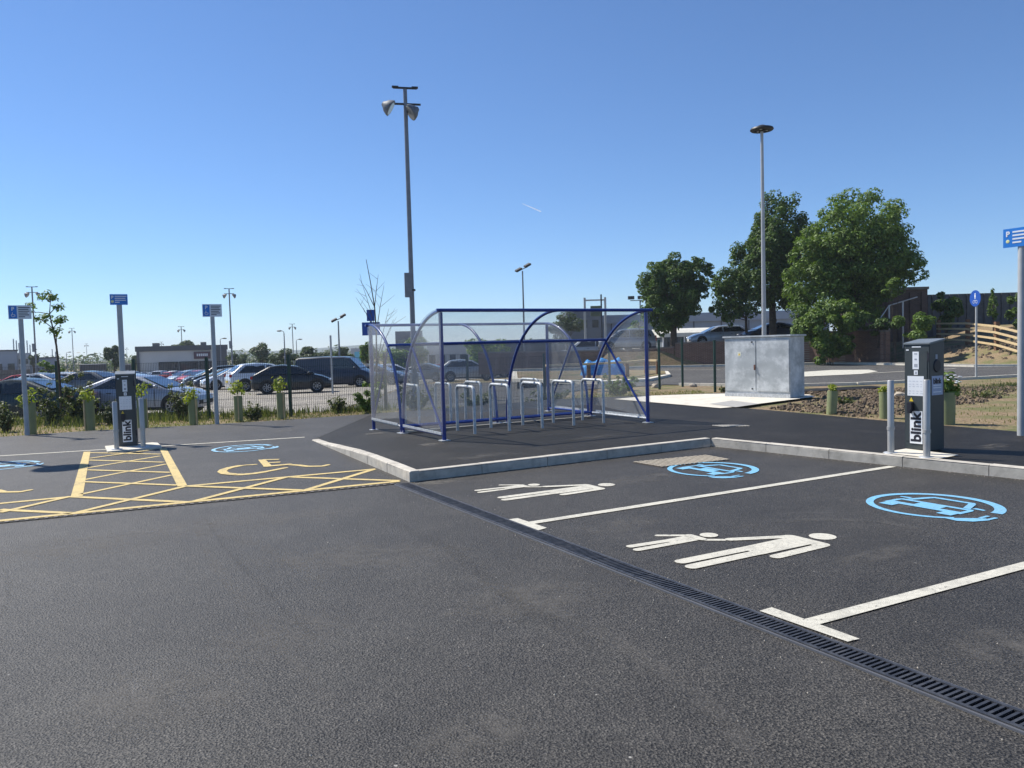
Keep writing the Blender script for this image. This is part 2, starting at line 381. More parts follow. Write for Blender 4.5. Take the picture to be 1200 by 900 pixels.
M_STK = mat('white_sticker', (0.78,0.80,0.82), 0.45, var=0.03)
M_INK = mat('black_ink', (0.012,0.012,0.02), 0.5)
M_GREY = mat('grey_print', (0.36,0.38,0.42), 0.5)
M_YSTK = mat('yellow_sticker', (0.75,0.55,0.04), 0.5)
M_BSIGN = mat('blue_sign_face', (0.015,0.19,0.62), 0.4, var=0.05)
M_BSIGN2 = mat('deep_blue_sign_face', (0.01,0.07,0.36), 0.4, var=0.05)
M_DARK = mat('dark_metal', (0.03,0.032,0.035), 0.5, 0.2)
M_LAMPM = mat('lamp_column_grey', (0.20,0.21,0.23), 0.5, 0.5, var=0.1)
M_LAMPL = mat('lamp_column_light', (0.44,0.45,0.45), 0.55, 0.25, var=0.08)
M_LAMPH = mat('weathered_lamp_housing', (0.13,0.145,0.165), 0.6, 0.1, var=0.3, scale=8)
M_GLASSL = mat('lamp_glass', (0.6,0.62,0.64), 0.15, 0, coat=0.5)
M_GREEN = mat('green_fence_paint', (0.012,0.045,0.03), 0.45, var=0.1)
M_GUARD = mat('green_guard_tube', (0.22,0.245,0.115), 0.6, var=0.12, scale=5, dirt=(0.22,0.22,0.12), dscale=4, damt=0.5)
M_BARK = mat('bark', (0.085,0.065,0.048), 0.9, var=0.3, scale=8, bump=0.6, bscale=25)
M_LEAFD = leaf_mat('dark_leaves', (0.042,0.080,0.020), (0.115,0.185,0.042))
M_LEAFM = leaf_mat('fresh_leaves', (0.060,0.112,0.020), (0.17,0.25,0.050))
M_LEAFY = leaf_mat('yellow_green_leaves', (0.16,0.22,0.03), (0.36,0.38,0.06))
M_LEAFW = leaf_mat('weed_leaves', (0.045,0.07,0.025), (0.15,0.165,0.065))
M_GRASS = leaf_mat('dry_grass_blades', (0.09,0.12,0.035), (0.30,0.27,0.12))
M_LEAFF = leaf_mat('far_leaves', (0.045,0.075,0.035), (0.085,0.12,0.05))
M_WOOD = mat('pale_new_timber', (0.56,0.43,0.24), 0.8, var=0.15, scale=12)
M_WOODB = mat('brown_timber', (0.16,0.085,0.045), 0.85, var=0.25, scale=9)
M_BRICK = brick_mat('brown_brick', (0.13,0.070,0.052), (0.19,0.105,0.078), (0.22,0.19,0.16))
M_COPE = mat('stone_coping', (0.17,0.15,0.135), 0.9, var=0.2, scale=4)

# ------------------------------------------------------------------ SETTING: ground sheets
def axis(lo, hi, fine_lo, fine_hi, step, growth=1.22):
    a = []; v = fine_lo
    while v <= fine_hi: a.append(v); v += step
    s = step; v = a[-1]
    while v < hi: s *= growth; v = min(hi, v+s); a.append(v)
    s = step; v = a[0]; pre = []
    while v > lo: s *= growth; v = max(lo, v-s); pre.append(v)
    return pre[::-1] + a
gx = axis(-2400, 2400, -34, 40, 0.8); gy = axis(-200, 2100, -2, 64, 0.8)
def gnd(x, y): return T(x,y)-0.045 + (kup(x,y)*kmask(x,y) if -6 < x < 60 and -20 < y < 25 else 0)
vs = [(x, y, gnd(x,y)) for y in gy for x in gx]; nx = len(gx)
fs = [(j*nx+i, j*nx+i+1, (j+1)*nx+i+1, (j+1)*nx+i) for j in range(len(gy)-1) for i in range(nx-1)]
tag(quick('ground', vs, fs, M_SOIL), kind='structure')

VE = [(-45,12.0),(-10.86,16.19),(-9.51,17.0),(-7.12,17.75),(-5.2,18.6),(-3.57,19.6),(-0.99,21.5),(2.5,22.4),(6.35,23.4),(9.3,23.6),(12,24.2)]
asph = sheet('car_park_surface', [(-45,-12),(30,-12),(30,-6),(16,-2.5),KD,KC,KB,KA,(-3.57,19.6),(-5.2,18.6),(-7.12,17.75),(-9.51,17.0),(-10.86,16.19),(-45,12.0)], lambda x,y: 0.0, 0, M_ASPH)
tag(asph, kind='structure')
foot = sheet('footway', [KA, KB, KC, KD, (16,-2.5),(30,-6),(34,-2),(18,4.2),(7.8,11.3),(6.56,13.72),(5.45,16.3),(4.75,17.6),(7.7,22.4),(12,24.6),(12,25.6),(6.0,23.6),(2.5,22.4),(-0.99,21.5),(-3.57,19.6)], lambda x,y: kup(x,y)-0.002, 1.0, M_FOOT)
tag(foot, kind='structure')
RDP = [(-6,25.5),(-1.5,26.0),(6,30.0),(9,27),(12,26.8),(19.5,29.2),(60,31),(60,39),(25.5,36.0),(23.2,38.5),(22.0,44),(20.3,48.4),(10,51),(0,52.4),(-6,52.4)]
road = sheet('road', RDP, lambda x,y: T(x,y)-0.015, 1.0, M_ROAD); tag(road, kind='structure')
lot = sheet('far_car_park', [(-140,23.6),(-60,23.6),(-12,23.6),(-7,23.6),(-6.2,25),(-6.2,60),(0,75),(10,150),(-140,160)], lambda x,y: T(x,y)-0.01 if y>40 else T(x,y)-0.022, 3.0, M_LOT); tag(lot, kind='structure')
pad = sheet('concrete_pad', [(2.75,20.7),(4.6,16.95),(5.0,17.2),(7.75,19.6),(7.9,20.4),(6.6,22.0),(5.5,22.4),(4.0,22.0)], lambda x,y: kup(x,y)+0.012, 0, M_PADC); tag(pad, kind='structure')
# light patch with a darker screed inside, in front of the cabinet
sheet('screed_patch', [tuple(at(px,py,KH))[:2] for (px,py) in ((832,474),(858,470),(890,474),(862,478))], lambda x,y: KH+0.017, 0, mat('screed', (0.34,0.33,0.31), 0.9), pad)
sheet('terrace_surface', [(8.2,54.5),(24,54.5),(60,56),(60,150),(14,150)], lambda x,y: T(x,y)+0.01, 2.5, M_LOT)['kind'] = 'structure'

# kerbs (one run of kerb stones each, joints cut as separate stones in one strip)
def kerb_run(pts, zf, name='kerb', wid=0.125, stone=0.915, m=M_KERB, up=0.006, base=-0.1):
    mb = MB(); P = [Vector((p[0],p[1])) for p in pts]
    for a, b in zip(P[:-1], P[1:]):
        L_ = (b-a).length; n = max(1, round(L_/stone)); d = (b-a)/L_; nn = Vector((-d.y, d.x))
        for i in range(n):
            p = a+d*(L_*i/n+0.004); q = a+d*(L_*(i+1)/n-0.004)
            j_ = random.uniform(-0.003,0.003); zp, zq = zf(*p)+up+j_, zf(*q)+up+j_+random.uniform(-0.002,0.002); c = 0.018; p = p+nn*random.uniform(-0.004,0.004); q = q+nn*random.uniform(-0.004,0.004)
            prof = lambda o, z: [(o.x, o.y, base), (o.x, o.y, z-c), (o.x+nn.x*c, o.y+nn.y*c, z), (o.x+nn.x*wid, o.y+nn.y*wid, z), (o.x+nn.x*wid, o.y+nn.y*wid, base)]
            v = prof(p, zp)+prof(q, zq)
            mb.add(v, [(4,3,2,1,0),(5,6,7,8,9)]+[(k,k+1,k+6,k+5) for k in range(4)])
    o = mb.build(name, m); tag(o, kind='structure'); return o
def hk(x, y): return max(0.012, kup(x,y))
def hAB(x, y):
    return max(0.012, kup(x+0.12,y)+0.004)
kerb_run([KA, KB], hAB); kerb_run([KB, KC], lambda x,y: KH); kerb_run([KC, KD, (16,-2.5)], lambda x,y: KH)
kerb_run([(60,39),(25.5,36.0),(23.2,38.5),(22.0,44),(20.3,48.4),(10,51),(0,52.4)], lambda x,y: 0.11, wid=-0.30, m=M_PADC)
kerb_run([(6.5,29.6),(9,27),(12,26.8),(19.5,29.2),(40,30.2)], lambda x,y: 0.05, wid=-0.12, m=M_PADC)

# ------------------------------------------------------------------ road markings (children of the surface they are painted on)
zc = [0]
def stroke(mb, p, q, wd, z=0.004, rnd=False):
    zc[0] += 1; z += (zc[0] % 9)*0.0004
    p = Vector(p[:2]); q = Vector(q[:2]); d = (q-p).normalized(); n = Vector((-d.y,d.x))*wd/2
    if rnd:
        poly = []
        for k in range(9): a = atan2(n.y,n.x)+pi*k/8; poly.append((p.x+cos(a)*wd/2, p.y+sin(a)*wd/2))
        for k in range(9): a = atan2(-n.y,-n.x)+pi*k/8; poly.append((q.x+cos(a)*wd/2, q.y+sin(a)*wd/2))
    else: poly = [p-n, q-n, q+n, p+n]
    mb.add([(c[0],c[1],z) for c in poly], [tuple(range(len(poly)))])
def polym(mb, poly, z=0.004):
    zc[0] += 1; z += (zc[0] % 9)*0.0004
    mb.add([(c[0],c[1],z) for c in poly], [tuple(range(len(poly)))])
wl = MB(); a_, b_ = at(0,534.5), at(357,512.5); d_ = (b_-a_).normalized(); stroke(wl, a_-d_*14, b_, 0.09); wl.build('white_bay_line', M_WHITE, asph)
yb = MB(); polym(yb, [at(*p) for p in ((83,582),(97,581.5),(106,529.5),(98,529.8))]); polym(yb, [at(*p) for p in ((208,570.5),(219.5,569.3),(195,525.8),(187,526.2))])
yb.build('yellow_bay_bar', M_YEL, asph)
yz = MB()
for p, q in [((105,530.7),(188,532.5)),((104,539.5),(192,542)),((102,551),(200,554)),((98,565),(208,569)),
             ((105,537.5),(180,527)),((102,548.5),(188,534.5)),((98.5,562.5),(195,544)),((95,579.5),(201,557))]: stroke(yz, at(*p), at(*q), 0.075)
for p, q in [((0,597.6),(84,601.8)),((83,582.4),(222,589)),((218,570),(88,601.6)),((83,582),(0,601)),((225,588.6),(336,559.4)),((219,570),(354,575)),((340,559.2),(468,563.6)),((358,574.6),(438,550.2))]: stroke(yz, at(*p), at(*q), 0.085)
def ext(p, q, k, wd):
    a = at(*p); b = at(*q); stroke(yz, a+(a-b)*k, b, wd)
ext((0,590.4),(83,582.4),1.5,0.09); ext((0,610.6),(468,564.2),0.8,0.10); stroke(yz, at(219,570), at(440,550), 0.09)
yz.build('yellow_hatching', M_YEL, asph)
# T-ended bay dividers
def bay_T(quad, p, q, name):
    mb = MB(); polym(mb, [at(*c) for c in quad]); a_ = at(*p); b_ = q if len(q) > 2 else at(*q); stroke(mb, a_-(b_-a_).normalized()*0.11, b_, 0.10); return mb.build(name, M_WHITE, asph)
bay_T([(595,609.3),(606.7,607.8),(641,619.3),(630,622.3)], (622,613.5), (1046,547), 'white_bay_divider')
e0 = at(957,728.3); e1 = at(1200,663.5); bay_T([(890,717),(904.5,712.8),(1007.5,749.9),(993.3,753.3)], (957,728.3), e0+(e1-e0)*2.35, 'white_bay_divider')
# local frames for the symbols
def frame(c, upang, s=1.0):
    u = Vector((cos(radians(upang)), sin(radians(upang)))); r = Vector((u.y, -u.x)); c = Vector(c[:2])
    return lambda x, y: tuple(c + r*(x*s) + u*(y*s))
def ring(mb, F, cx, cy, r0, r1, a0, a1, n=40, z=0.004, taper=None):
    zc[0] += 1; z += (zc[0] % 9)*0.0004; v = []; f = []
    for i in range(n+1):
        t = i/n; a = radians(a0+(a1-a0)*t); ri = r0 if not taper else r0+(taper-r0)*t
        v += [(*F(cx+ri*cos(a), cy+ri*sin(a)), z), (*F(cx+r1*cos(a), cy+r1*sin(a)), z)]
        if i: f.append((2*i-2, 2*i-1, 2*i+1, 2*i))
    mb.add(v, f)
def disc(mb, F, cx, cy, r, ry=None):
    ry = ry or r; polym(mb, [F(cx+r*cos(2*pi*k/24), cy+ry*sin(2*pi*k/24)) for k in range(24)])
def parent_child(c, ang, s, name):
    F = frame(c, ang, s); mb = MB()
    P = lambda pts: polym(mb, [F(*p) for p in pts])
    S = lambda p, q, w_: stroke(mb, F(*p), F(*q), w_*s, rnd=True)
    disc(mb, F, 0.14, 0.86, 0.105)
    S((0.00,0.64),(0.30,0.64),0.13); S((0.32,0.62),(0.33,0.10),0.095); S((-0.02,0.62),(-0.22,0.20),0.085)
    P([(0.00,0.66),(0.25,0.66),(0.235,0.05),(0.0,0.05)]); S((0.05,0.05),(0.03,-0.55),0.105); S((0.18,0.05),(0.17,-0.58),0.105)
    disc(mb, F, -0.42, 0.16, 0.075)
    S((-0.50,0.02),(-0.36,0.02),0.08); S((-0.34,0.02),(-0.245,0.145),0.055); S((-0.53,0.0),(-0.66,-0.18),0.055)
    P([(-0.52,0.04),(-0.35,0.04),(-0.36,-0.25),(-0.52,-0.25)]); S((-0.485,-0.25),(-0.52,-0.58),0.075); S((-0.395,-0.25),(-0.41,-0.60),0.075)
    return mb.build(name, M_WHITE, asph)
tag(parent_child(at(859,644), 30, 1.0, 'parent_and_child_symbol'), label='larger near white parent and child symbol painted in the bay')
tag(parent_child(at(634,576.2), 30, 0.93, 'parent_and_child_symbol'), label='smaller far white parent and child symbol near the kerb corner')
def ev(c, ang, s, name, m, lab):
    F = frame(c, ang, s); mb = MB(); P = lambda pts: polym(mb, [F(*p) for p in pts])
    ring(mb, F, 0, 0, 0.50, 0.60, 8, 318, 56, taper=0.545)
    P([(0.38,-0.46),(0.44,-0.38),(0.52,-0.28),(0.60,-0.20),(0.66,-0.24),(0.60,-0.40),(0.50,-0.48)])
    stroke(mb, F(0.56,-0.22), F(0.56,-0.08), 0.035*s); stroke(mb, F(0.635,-0.24), F(0.64,-0.10), 0.035*s)
    # front view of a car: roof, side pillars, bonnet, lamps left open, wheels
    P([(-0.20,0.36),(0.20,0.36),(0.24,0.30),(-0.24,0.30)]); P([(-0.24,0.30),(-0.17,0.30),(-0.25,0.06),(-0.32,0.06)]); P([(0.24,0.30),(0.17,0.30),(0.25,0.06),(0.32,0.06)])
    P([(-0.42,0.14),(-0.32,0.16),(-0.31,0.10),(-0.42,0.10)]); P([(0.42,0.14),(0.32,0.16),(0.31,0.10),(0.42,0.10)])
    P([(-0.35,0.06),(0.35,0.06),(0.38,0.0),(-0.38,0.0)]); P([(-0.13,0.0),(0.13,0.0),(0.13,-0.12),(-0.13,-0.12)]); P([(-0.38,0.0),(-0.33,0.0),(-0.33,-0.12),(-0.38,-0.12)]); P([(0.38,0.0),(0.33,0.0),(0.33,-0.12),(0.38,-0.12)])
    P([(-0.38,-0.12),(0.38,-0.12),(0.38,-0.21),(-0.38,-0.21)]); P([(-0.36,-0.21),(-0.22,-0.21),(-0.22,-0.33),(-0.36,-0.33)]); P([(0.36,-0.21),(0.22,-0.21),(0.22,-0.33),(0.36,-0.33)])
    o = mb.build(name, m, asph); tag(o, label=lab); return o
ev(at(1094,592), 30, 0.97, 'charging_car_symbol', M_BLUEP, 'bright blue painted car in a ring nearest to the camera on the right')
ev(at(835,550), 30, 0.93, 'charging_car_symbol', M_BLUEP, 'blue painted car in a ring beside the cream manhole cover')
ev(at(285,525.5), 118, 0.85, 'charging_car_symbol', M_BLUEF, 'faded blue painted car ring between the yellow bay and the kerb')
ev(at(2,546), 118, 0.85, 'charging_car_symbol', M_BLUEF, 'faded blue painted car ring cut off by the left edge')
def wheelchair(off, name):
    mb = MB(); sc = [(299,544.6),(289,545.2),(280,546.2),(270,548.2),(262.5,550.6),(260,553),(264,555.2),(273,556.2),(284,556.3),(297,555.2),(309,553.4),(322,551),(334,548.6)]
    pts = [at(*p) for p in sc]
    for i in range(len(pts)-1):
        wd = 0.07 if i < 2 else (0.12 if i < 10 else 0.09); stroke(mb, pts[i]+off, pts[i+1]+off, wd, rnd=True)
    polym(mb, [at(*p)+off for p in ((302.5,539.2),(311,538.9),(319,546.4),(309.5,547.6))])
    stroke(mb, at(307,539.2)+off, at(327,538.7)+off, 0.09); stroke(mb, at(315,542.6)+off, at(328.5,541.9)+off, 0.09)
    for p, q, w_ in (((313,546.8),(338,544.6),0.11),((338,544.6),(350,545.4),0.09),((350,545.4),(361,546.8),0.09),((361,546.8),(378,546.5),0.09),((378,546.5),(384,545.1),0.08)): stroke(mb, at(*p)+off, at(*q)+off, w_, rnd=True)
    return mb.build(name, M_YEL, asph)
wheelchair(Vector((0,0,0)), 'wheelchair_symbol')
o_ = at(33,575)-at(383,545.3); o_.z = 0; wheelchair(o_, 'wheelchair_symbol')
# chalky scrapes and cement stains on the tarmac
def film_mat(name, col, amt, sc=9.0, lo=0.45, hi=0.62):
    m = bpy.data.materials.new(name); m.use_nodes = True; t = m.node_tree; N = t.nodes; L = t.links; b = N['Principled BSDF']
    b.inputs['Base Color'].default_value = (*col,1); b.inputs['Roughness'].default_value = 0.95; b.inputs['Specular IOR Level'].default_value = 0.2
    tc = N.new('ShaderNodeTexCoord'); n = N.new('ShaderNodeTexNoise'); n.inputs['Scale'].default_value = sc; n.inputs['Detail'].default_value = 9; n.inputs['Roughness'].default_value = 0.78; n.inputs['Distortion'].default_value = 0.5
    L.new(tc.outputs['Object'], n.inputs['Vector']); r = N.new('ShaderNodeValToRGB'); r.color_ramp.elements[0].position = lo; r.color_ramp.elements[1].position = hi
    r.color_ramp.elements[0].color = (0,0,0,1); r.color_ramp.elements[1].color = (amt,amt,amt,1); L.new(n.outputs['Fac'], r.inputs[0])
    at_ = N.new('ShaderNodeAttribute'); at_.attribute_name = 'fade'; mu = N.new('ShaderNodeMath'); mu.operation = 'MULTIPLY'; L.new(r.outputs[0], mu.inputs[0]); L.new(at_.outputs['Fac'], mu.inputs[1])
    L.new(mu.outputs[0], b.inputs['Alpha']); return m
def film(name, vs, fs, fade, m, parent):
    me = bpy.data.meshes.new(name); me.from_pydata(vs, [], fs); me.materials.append(m); a = me.attributes.new('fade', 'FLOAT', 'POINT')
    for i, f in enumerate(fade): a.data[i].value = f
    o = bpy.data.objects.new(name, me); C.collection.objects.link(o); o.parent = parent; return o
M_CHALK = film_mat('chalk_film', (0.33,0.305,0.26), 0.6, 9.0, 0.46, 0.64); M_DUST = film_mat('dust_film', (0.19,0.18,0.165), 0.42, 5.0, 0.42, 0.66); M_RUB = film_mat('tyre_rubber_film', (0.018,0.018,0.018), 0.07, 5.0, 0.30, 0.60); M_PALE = film_mat('pale_track_film', (0.18,0.172,0.16), 0.22, 3.0, 0.40, 0.62)
def stain(px, py, rx, ry, ang, zf, parent, m, name='stain'):
    c = at(px, py, zf); vs = [(c.x, c.y, zf+0.003)]; fd = [1.0]; rr = random.Random(int(px+py))
    for ring_ in (0.5, 1.0):
        for k in range(20):
            a = 2*pi*k/20; r = ring_*rr.uniform(0.8,1.15); x, y = rx*r*cos(a), ry*r*sin(a); vs.append((c.x+x*cos(ang)-y*sin(ang), c.y+x*sin(ang)+y*cos(ang), zf+0.003)); fd.append(0.85 if ring_ == 0.5 else 0.0)
    fs = [(0, 1+k, 1+(k+1)%20) for k in range(20)] + [(1+k, 21+k, 21+(k+1)%20, 1+(k+1)%20) for k in range(20)]
    return film(name, vs, fs, fd, m, parent)
def track(pts, wd, m, parent, z=0.003, name='tyre_mark'):
    P = [Vector(p[:2]) for p in pts]; vs = []; fd = []; n = len(P)
    for i, p in enumerate(P):
        d = (P[min(i+1,n-1)]-P[max(i-1,0)]).normalized(); nn = Vector((-d.y,d.x)); e = min(1, min(i, n-1-i)/3)
        for k, f in ((-1,0),(-0.5,1),(0.5,1),(1,0)): q_ = p+nn*wd/2*k; vs.append((q_.x,q_.y,z)); fd.append(f*e)
    fs = [(4*i+k, 4*i+k+1, 4*i+k+5, 4*i+k+4) for i in range(n-1) for k in range(3)]
    return film(name, vs, fs, fd, m, parent)
stain(546,718,0.16,0.07,0.2,0.0,asph,M_CHALK); stain(1030,650,0.5,0.16,0.5,0.0,asph,M_DUST); stain(505,566,0.45,0.16,0.2,0.0,asph,M_CHALK)
for (px,py,rx,ry,an) in ((90,640,1.1,0.5,0.3),(420,650,0.9,0.5,0.2),(330,745,0.5,0.35,0.8),(730,615,0.6,0.25,0.5),(620,700,0.6,0.4,0.4),(180,820,0.5,0.4,0.2),(1090,590,0.8,0.35,0.5),(300,610,1.2,0.4,0.3),(1180,760,0.4,0.3,0.5),(560,860,0.3,0.2,0.5),(760,560,0.9,0.3,0.5)): stain(px,py,rx,ry,an,0.0,asph,M_DUST)
def arc(pxs, n=26):
    P = [at(*p) for p in pxs]; P = [Vector((p.x,p.y)) for p in P]; out = []
    for i in range(len(P)-1):
        a0 = P[max(i-1,0)]; a1 = P[i]; a2 = P[i+1]; a3 = P[min(i+2,len(P)-1)]
        for k in range(n//(len(P)-1)):
            t = k/(n//(len(P)-1)); out.append(0.5*((2*a1)+(a2-a0)*t+(2*a0-5*a1+4*a2-a3)*t*t+(3*a1-a0-3*a2+a3)*t**3))
    return out+[P[-1]]
track(arc([(228,602),(240,640),(280,700),(330,760),(400,830)]), 0.09, M_PALE, asph, 0.0032); track(arc([(6,665),(11,690),(4,715),(-20,740)]), 0.05, M_RUB, asph, 0.0034)
track(arc([(60,640),(160,625),(260,628),(330,650),(380,690)]), 0.14, M_PALE, asph, 0.0036); track(arc([(700,760),(600,700),(520,640),(430,600)]), 0.16, M_RUB, asph, 0.0038)
track(arc([(240,606),(262,640),(310,690),(380,760)]), 0.05, M_RUB, asph, 0.0040); track(arc([(900,900),(820,820),(700,740),(560,680)]), 0.15, M_PALE, asph, 0.0042)
track(arc([(860,620),(940,610),(1030,612),(1120,630)]), 0.14, M_PALE, asph, 0.0044); track(arc([(500,580),(560,600),(640,640)]), 0.1, M_PALE, asph, 0.0046)
for i, (px, py, w_, h_) in enumerate([(440,508,0.30,0.14),(502,521,0.26,0.16),(333,505,0.35,0.12),(1165,523,0.35,0.16),(850,520,0.9,0.2),(700,512,0.8,0.2),(560,535,0.6,0.2)]):
    z_ = kup(*at(px,py,0.1)[:2]) if px > 350 else 0.0
    stain(px, py, w_, h_, 0.6, max(z_,0.0), foot if px > 350 else asph, M_CHALK if i < 4 else M_DUST)
# cream checker cover set in the bay
cv = MB(); q = [at(*p) for p in ((741,542.2),(828,534.0),(856,539.2),(775.5,548))]
cvb = MB(); polym(cvb, q, z=0.002); cov = cvb.build('manhole_cover', mat('rusty_cover', (0.10,0.08,0.065), 0.9, var=0.2, scale=20)); tag(cov, 'cream lozenge patterned manhole cover set in the tarmac by the blue ring', 'manhole cover')
for i in range(15):
    for j in range(10):
        u, v = (i+0.5)/15, (j+0.5)/10
        c = (q[0]*(1-u)+q[1]*u)*(1-v) + (q[3]*(1-u)+q[2]*u)*v
        d1 = (q[1]-q[0])/15*0.24; d2 = (q[3]-q[0])/10*0.5
        if (i+j) % 2 == 0: d1 = d1*1.25
        cv.prism([c-d1-d2*0.7-d2*0.2, c+d1-d2*0.7, c+d1+d2*0.9, c-d1+d2*0.7], 0.0085, 0.016)
cv.build('raised_pattern', mat('cream_pattern', (0.40,0.35,0.27), 0.85, var=0.2, scale=25), cov)
cg = MB()
for i in range(9):
    p = at(842+i*3.6, 499.5-i*0.1, KH); cg.box((p.x, p.y, KH+0.006), (0.022, 0.30, 0.012), 0.5)
tag(cg.build('drain_cover', M_KERB), 'small slotted drain cover in the footway left of the right charger', 'drain cover')
# white painted island tips on the road
im = MB()
polym(im, [at(*p) for p in ((938,441.5),(1010,438.2),(1029,435.2),(1018,433.2),(975,433.6),(938,436))], z=0.0); im.build('road_hatching', M_WHITE, road)
i2 = MB(); stroke(i2, at(1015,437.6), at(1120,431.8), 0.18, z=0.0); stroke(i2, at(775,433.5), at(845,433), 0.12, z=0.0); i2.build('white_road_line', M_WHITE, road)

# ------------------------------------------------------------------ linear drains
def channel(p0, p1, wd, name, label, slots=True, per=None):
    p0 = Vector(p0[:2]); p1 = Vector(p1[:2]); L_ = (p1-p0).length; ang = atan2(p1.y-p0.y, p1.x-p0.x)
    root = empty(name, (p0.x, p0.y, 0), ang, label, 'drain', 'linear drains across the tarmac')
    m = MB(); m.box((L_/2, 0, 0.001), (L_, wd, 0.006)); m.build('channel_bed', M_VOID, root)
    fr = MB()
    for s_ in (-1,1): fr.box((L_/2, s_*(wd/2+0.006), 0.004), (L_, 0.014, 0.014))
    fr.build('edge_rail', mat('rail_metal', (0.16,0.165,0.18), 0.5, 0.5), root)
    sec = 0.5; n = int(L_/sec); g = MB(); pitch = per or 0.0278
    for s_ in (-1,1): g.box((sec/2, s_*(wd/2-0.014), 0.011), (sec-0.006, 0.022, 0.012))
    k = pitch/2
    while k < sec-0.005: g.box((k, 0, 0.0105), (pitch*0.45, wd-0.05, 0.009)); k += pitch
    first = g.build('grate', M_IRON, root)
    for i in range(1, n):
        c = first.copy(); C.collection.objects.link(c); c.parent = root; c.location = (i*sec, 0, 0)
    return root
d0 = at(471,567.5); d1 = at(1200,848); dd = (d1-d0)
channel(d0, d0+dd*1.45, 0.17, 'linear_drain', 'wide black slotted drain running from the kerb corner to bottom right', per=0.031)
dl0 = at(464,567.2); dl1 = at(0,613.2); dv = dl1-dl0
mbn = empty('linear_drain', (dl0.x, dl0.y, 0), atan2(dv.y, dv.x), 'narrow toothed drain along the front of the yellow hatching', 'drain', 'linear drains across the tarmac')
LL = dv.length*1.7; t_ = MB(); t_.box((LL/2, 0, 0.0015), (LL, 0.06, 0.006)); t_.build('channel_bed', M_VOID, mbn)
t_ = MB(); k = 0.05
while k < LL: t_.box((k, 0, 0.007), (0.035, 0.05, 0.008)); k += 0.085
t_.build('tooth_strip', M_COPE, mbn)

# ------------------------------------------------------------------ cycle shelters
SA = 28.5; AX = Vector((cos(radians(SA)), sin(radians(SA)), 0)); BX = Vector((-sin(radians(SA)), cos(radians(SA)), 0))
def arch_pts(depth, H, back_lo=0.0, n=22):
    """back foot (u=0) up and over to the front (u=depth); local y = u"""
    P = []
    for i in range(n+1):
        t = i/n; a = t*pi/2
        # super-ellipse leaning a little
        u = depth*(1-cos(a)**1.0)**1.05; z = H*(sin(a)**0.92)
        P.append((u, z))
    return P
def shelter(origin, ang, label, zfoot, galv_end=False, depth=2.1, Lg=4.15, H=2.22):
    """origin: back left foot; local +x along the length, +y from the back to the open front"""
    root = empty('cycle_shelter', origin, ang, label, 'cycle shelter', 'blue framed cycle shelters')
    AP = arch_pts(depth, H)
    z0 = lambda x, y: zfoot(x, y)
    for i, x in enumerate((0, Lg/2, Lg)):
        if i == 1: x = Lg*0.48
        m = MB(); pts = [(x, u, z + (z0(x,u) if z < 0.01 else 0)) for (u, z) in AP]; m.tube(pts, 0.027, 8)
        m.build('arch', M_FRAME, root, smooth=True)
        m = MB(); m.box((x, 0.0, z0(x,0)+0.006), (0.14, 0.14, 0.012)); m.build('foot_plate', M_GALV, root)
    for x in (0, Lg):
        m = MB(); zt = H-0.03; m.tube([(x, depth-0.08, z0(x,depth)), (x, depth-0.08, zt)], 0.034, 12); m.build('post', M_FRAME, root, smooth='auto')
        m = MB(); m.box((x, depth-0.08, z0(x,depth)+0.006), (0.15, 0.15, 0.012)); m.build('foot_plate', M_GALV, root)
        # diagonal brace and bottom rail in the end frame
        zb = 1.70; ub = [u for (u,z) in AP if z <= zb][-1]
        m = MB(); m.tube([(x, ub, zb), (x, depth-0.10, 0.22)], 0.021, 8); m.build('brace', M_FRAME, root, smooth='auto')
        m = MB(); m.tube([(x, 0.02, 0.20), (x, depth-0.10, 0.20)], 0.02, 8); m.build('end_rail', M_GALV if x == 0 else M_FRAME, root, smooth='auto')
    m = MB(); m.tube([(-0.08, depth, H), (Lg+0.10, depth, H)], 0.028, 8); m.build('front_rail', M_FRAME, root, smooth='auto')
    zb = 1.70; ub = [u for (u,z) in AP if z <= zb][-1]
    m = MB(); m.tube([(0, ub+0.03, zb), (Lg, ub+0.03, zb)], 0.026, 8); m.build('middle_rail', M_FRAME, root, smooth='auto')
    m = MB(); m.tube([(0, 0.03, 0.20), (Lg, 0.03, 0.20)], 0.026, 8); m.build('bottom_rail', M_FRAME, root, smooth='auto')
    # curved clear roof sheet, just outside the arches
    ps = []; k = 1.0
    for i, (u, z) in enumerate(AP):
        if z < 0.2: continue
        nu, nz = -(1-u/depth), z/H; l = hypot(nu, nz); ps.append((u+nu/l*0.033, z+nz/l*0.033))
    v = []; f = []; cols = 6
    for j in range(cols+1):
        for (u, z) in ps: v.append((-0.04+(Lg+0.08)*j/cols, u, z))
    n = len(ps)
    for j in range(cols):
        for i in range(n-1): f.append((j*n+i, (j+1)*n+i, (j+1)*n+i+1, j*n+i+1))
    o = quick('roof_sheet', v, f, M_POLY, root)
    for p in o.data.polygons: p.use_smooth = True
    for x, s_ in ((0,-1),(Lg,1)):
        poly = [(x+s_*0.036, u, z) for (u,z) in AP if z >= 0.22] + [(x+s_*0.036, depth-0.05, 0.22)]
        quick('end_panel', poly, [tuple(range(len(poly)))], M_POLYE if x == 0 else M_POLY, root)
        e = MB()
        for c_, dd_ in ((Vector((x+s_*0.04, depth*0.5, 0.235)), (0.012, depth*0.9, 0.04)),): e.box(c_, dd_)
        e.build('panel_trim', M_GALV, root)
    
    st = MB(); st.box((Lg/2, -0.03, z0(0,0)*0.5+z0(Lg,0)*0.5+0.01), (Lg, 0.05, 0.02)); st.build('base_strip', M_PADC, root)
    return root
FL = Vector((-1.08, 12.3, 0)); DEP = 1.95
BK = FL + BX*DEP            # back left foot of the near shelter
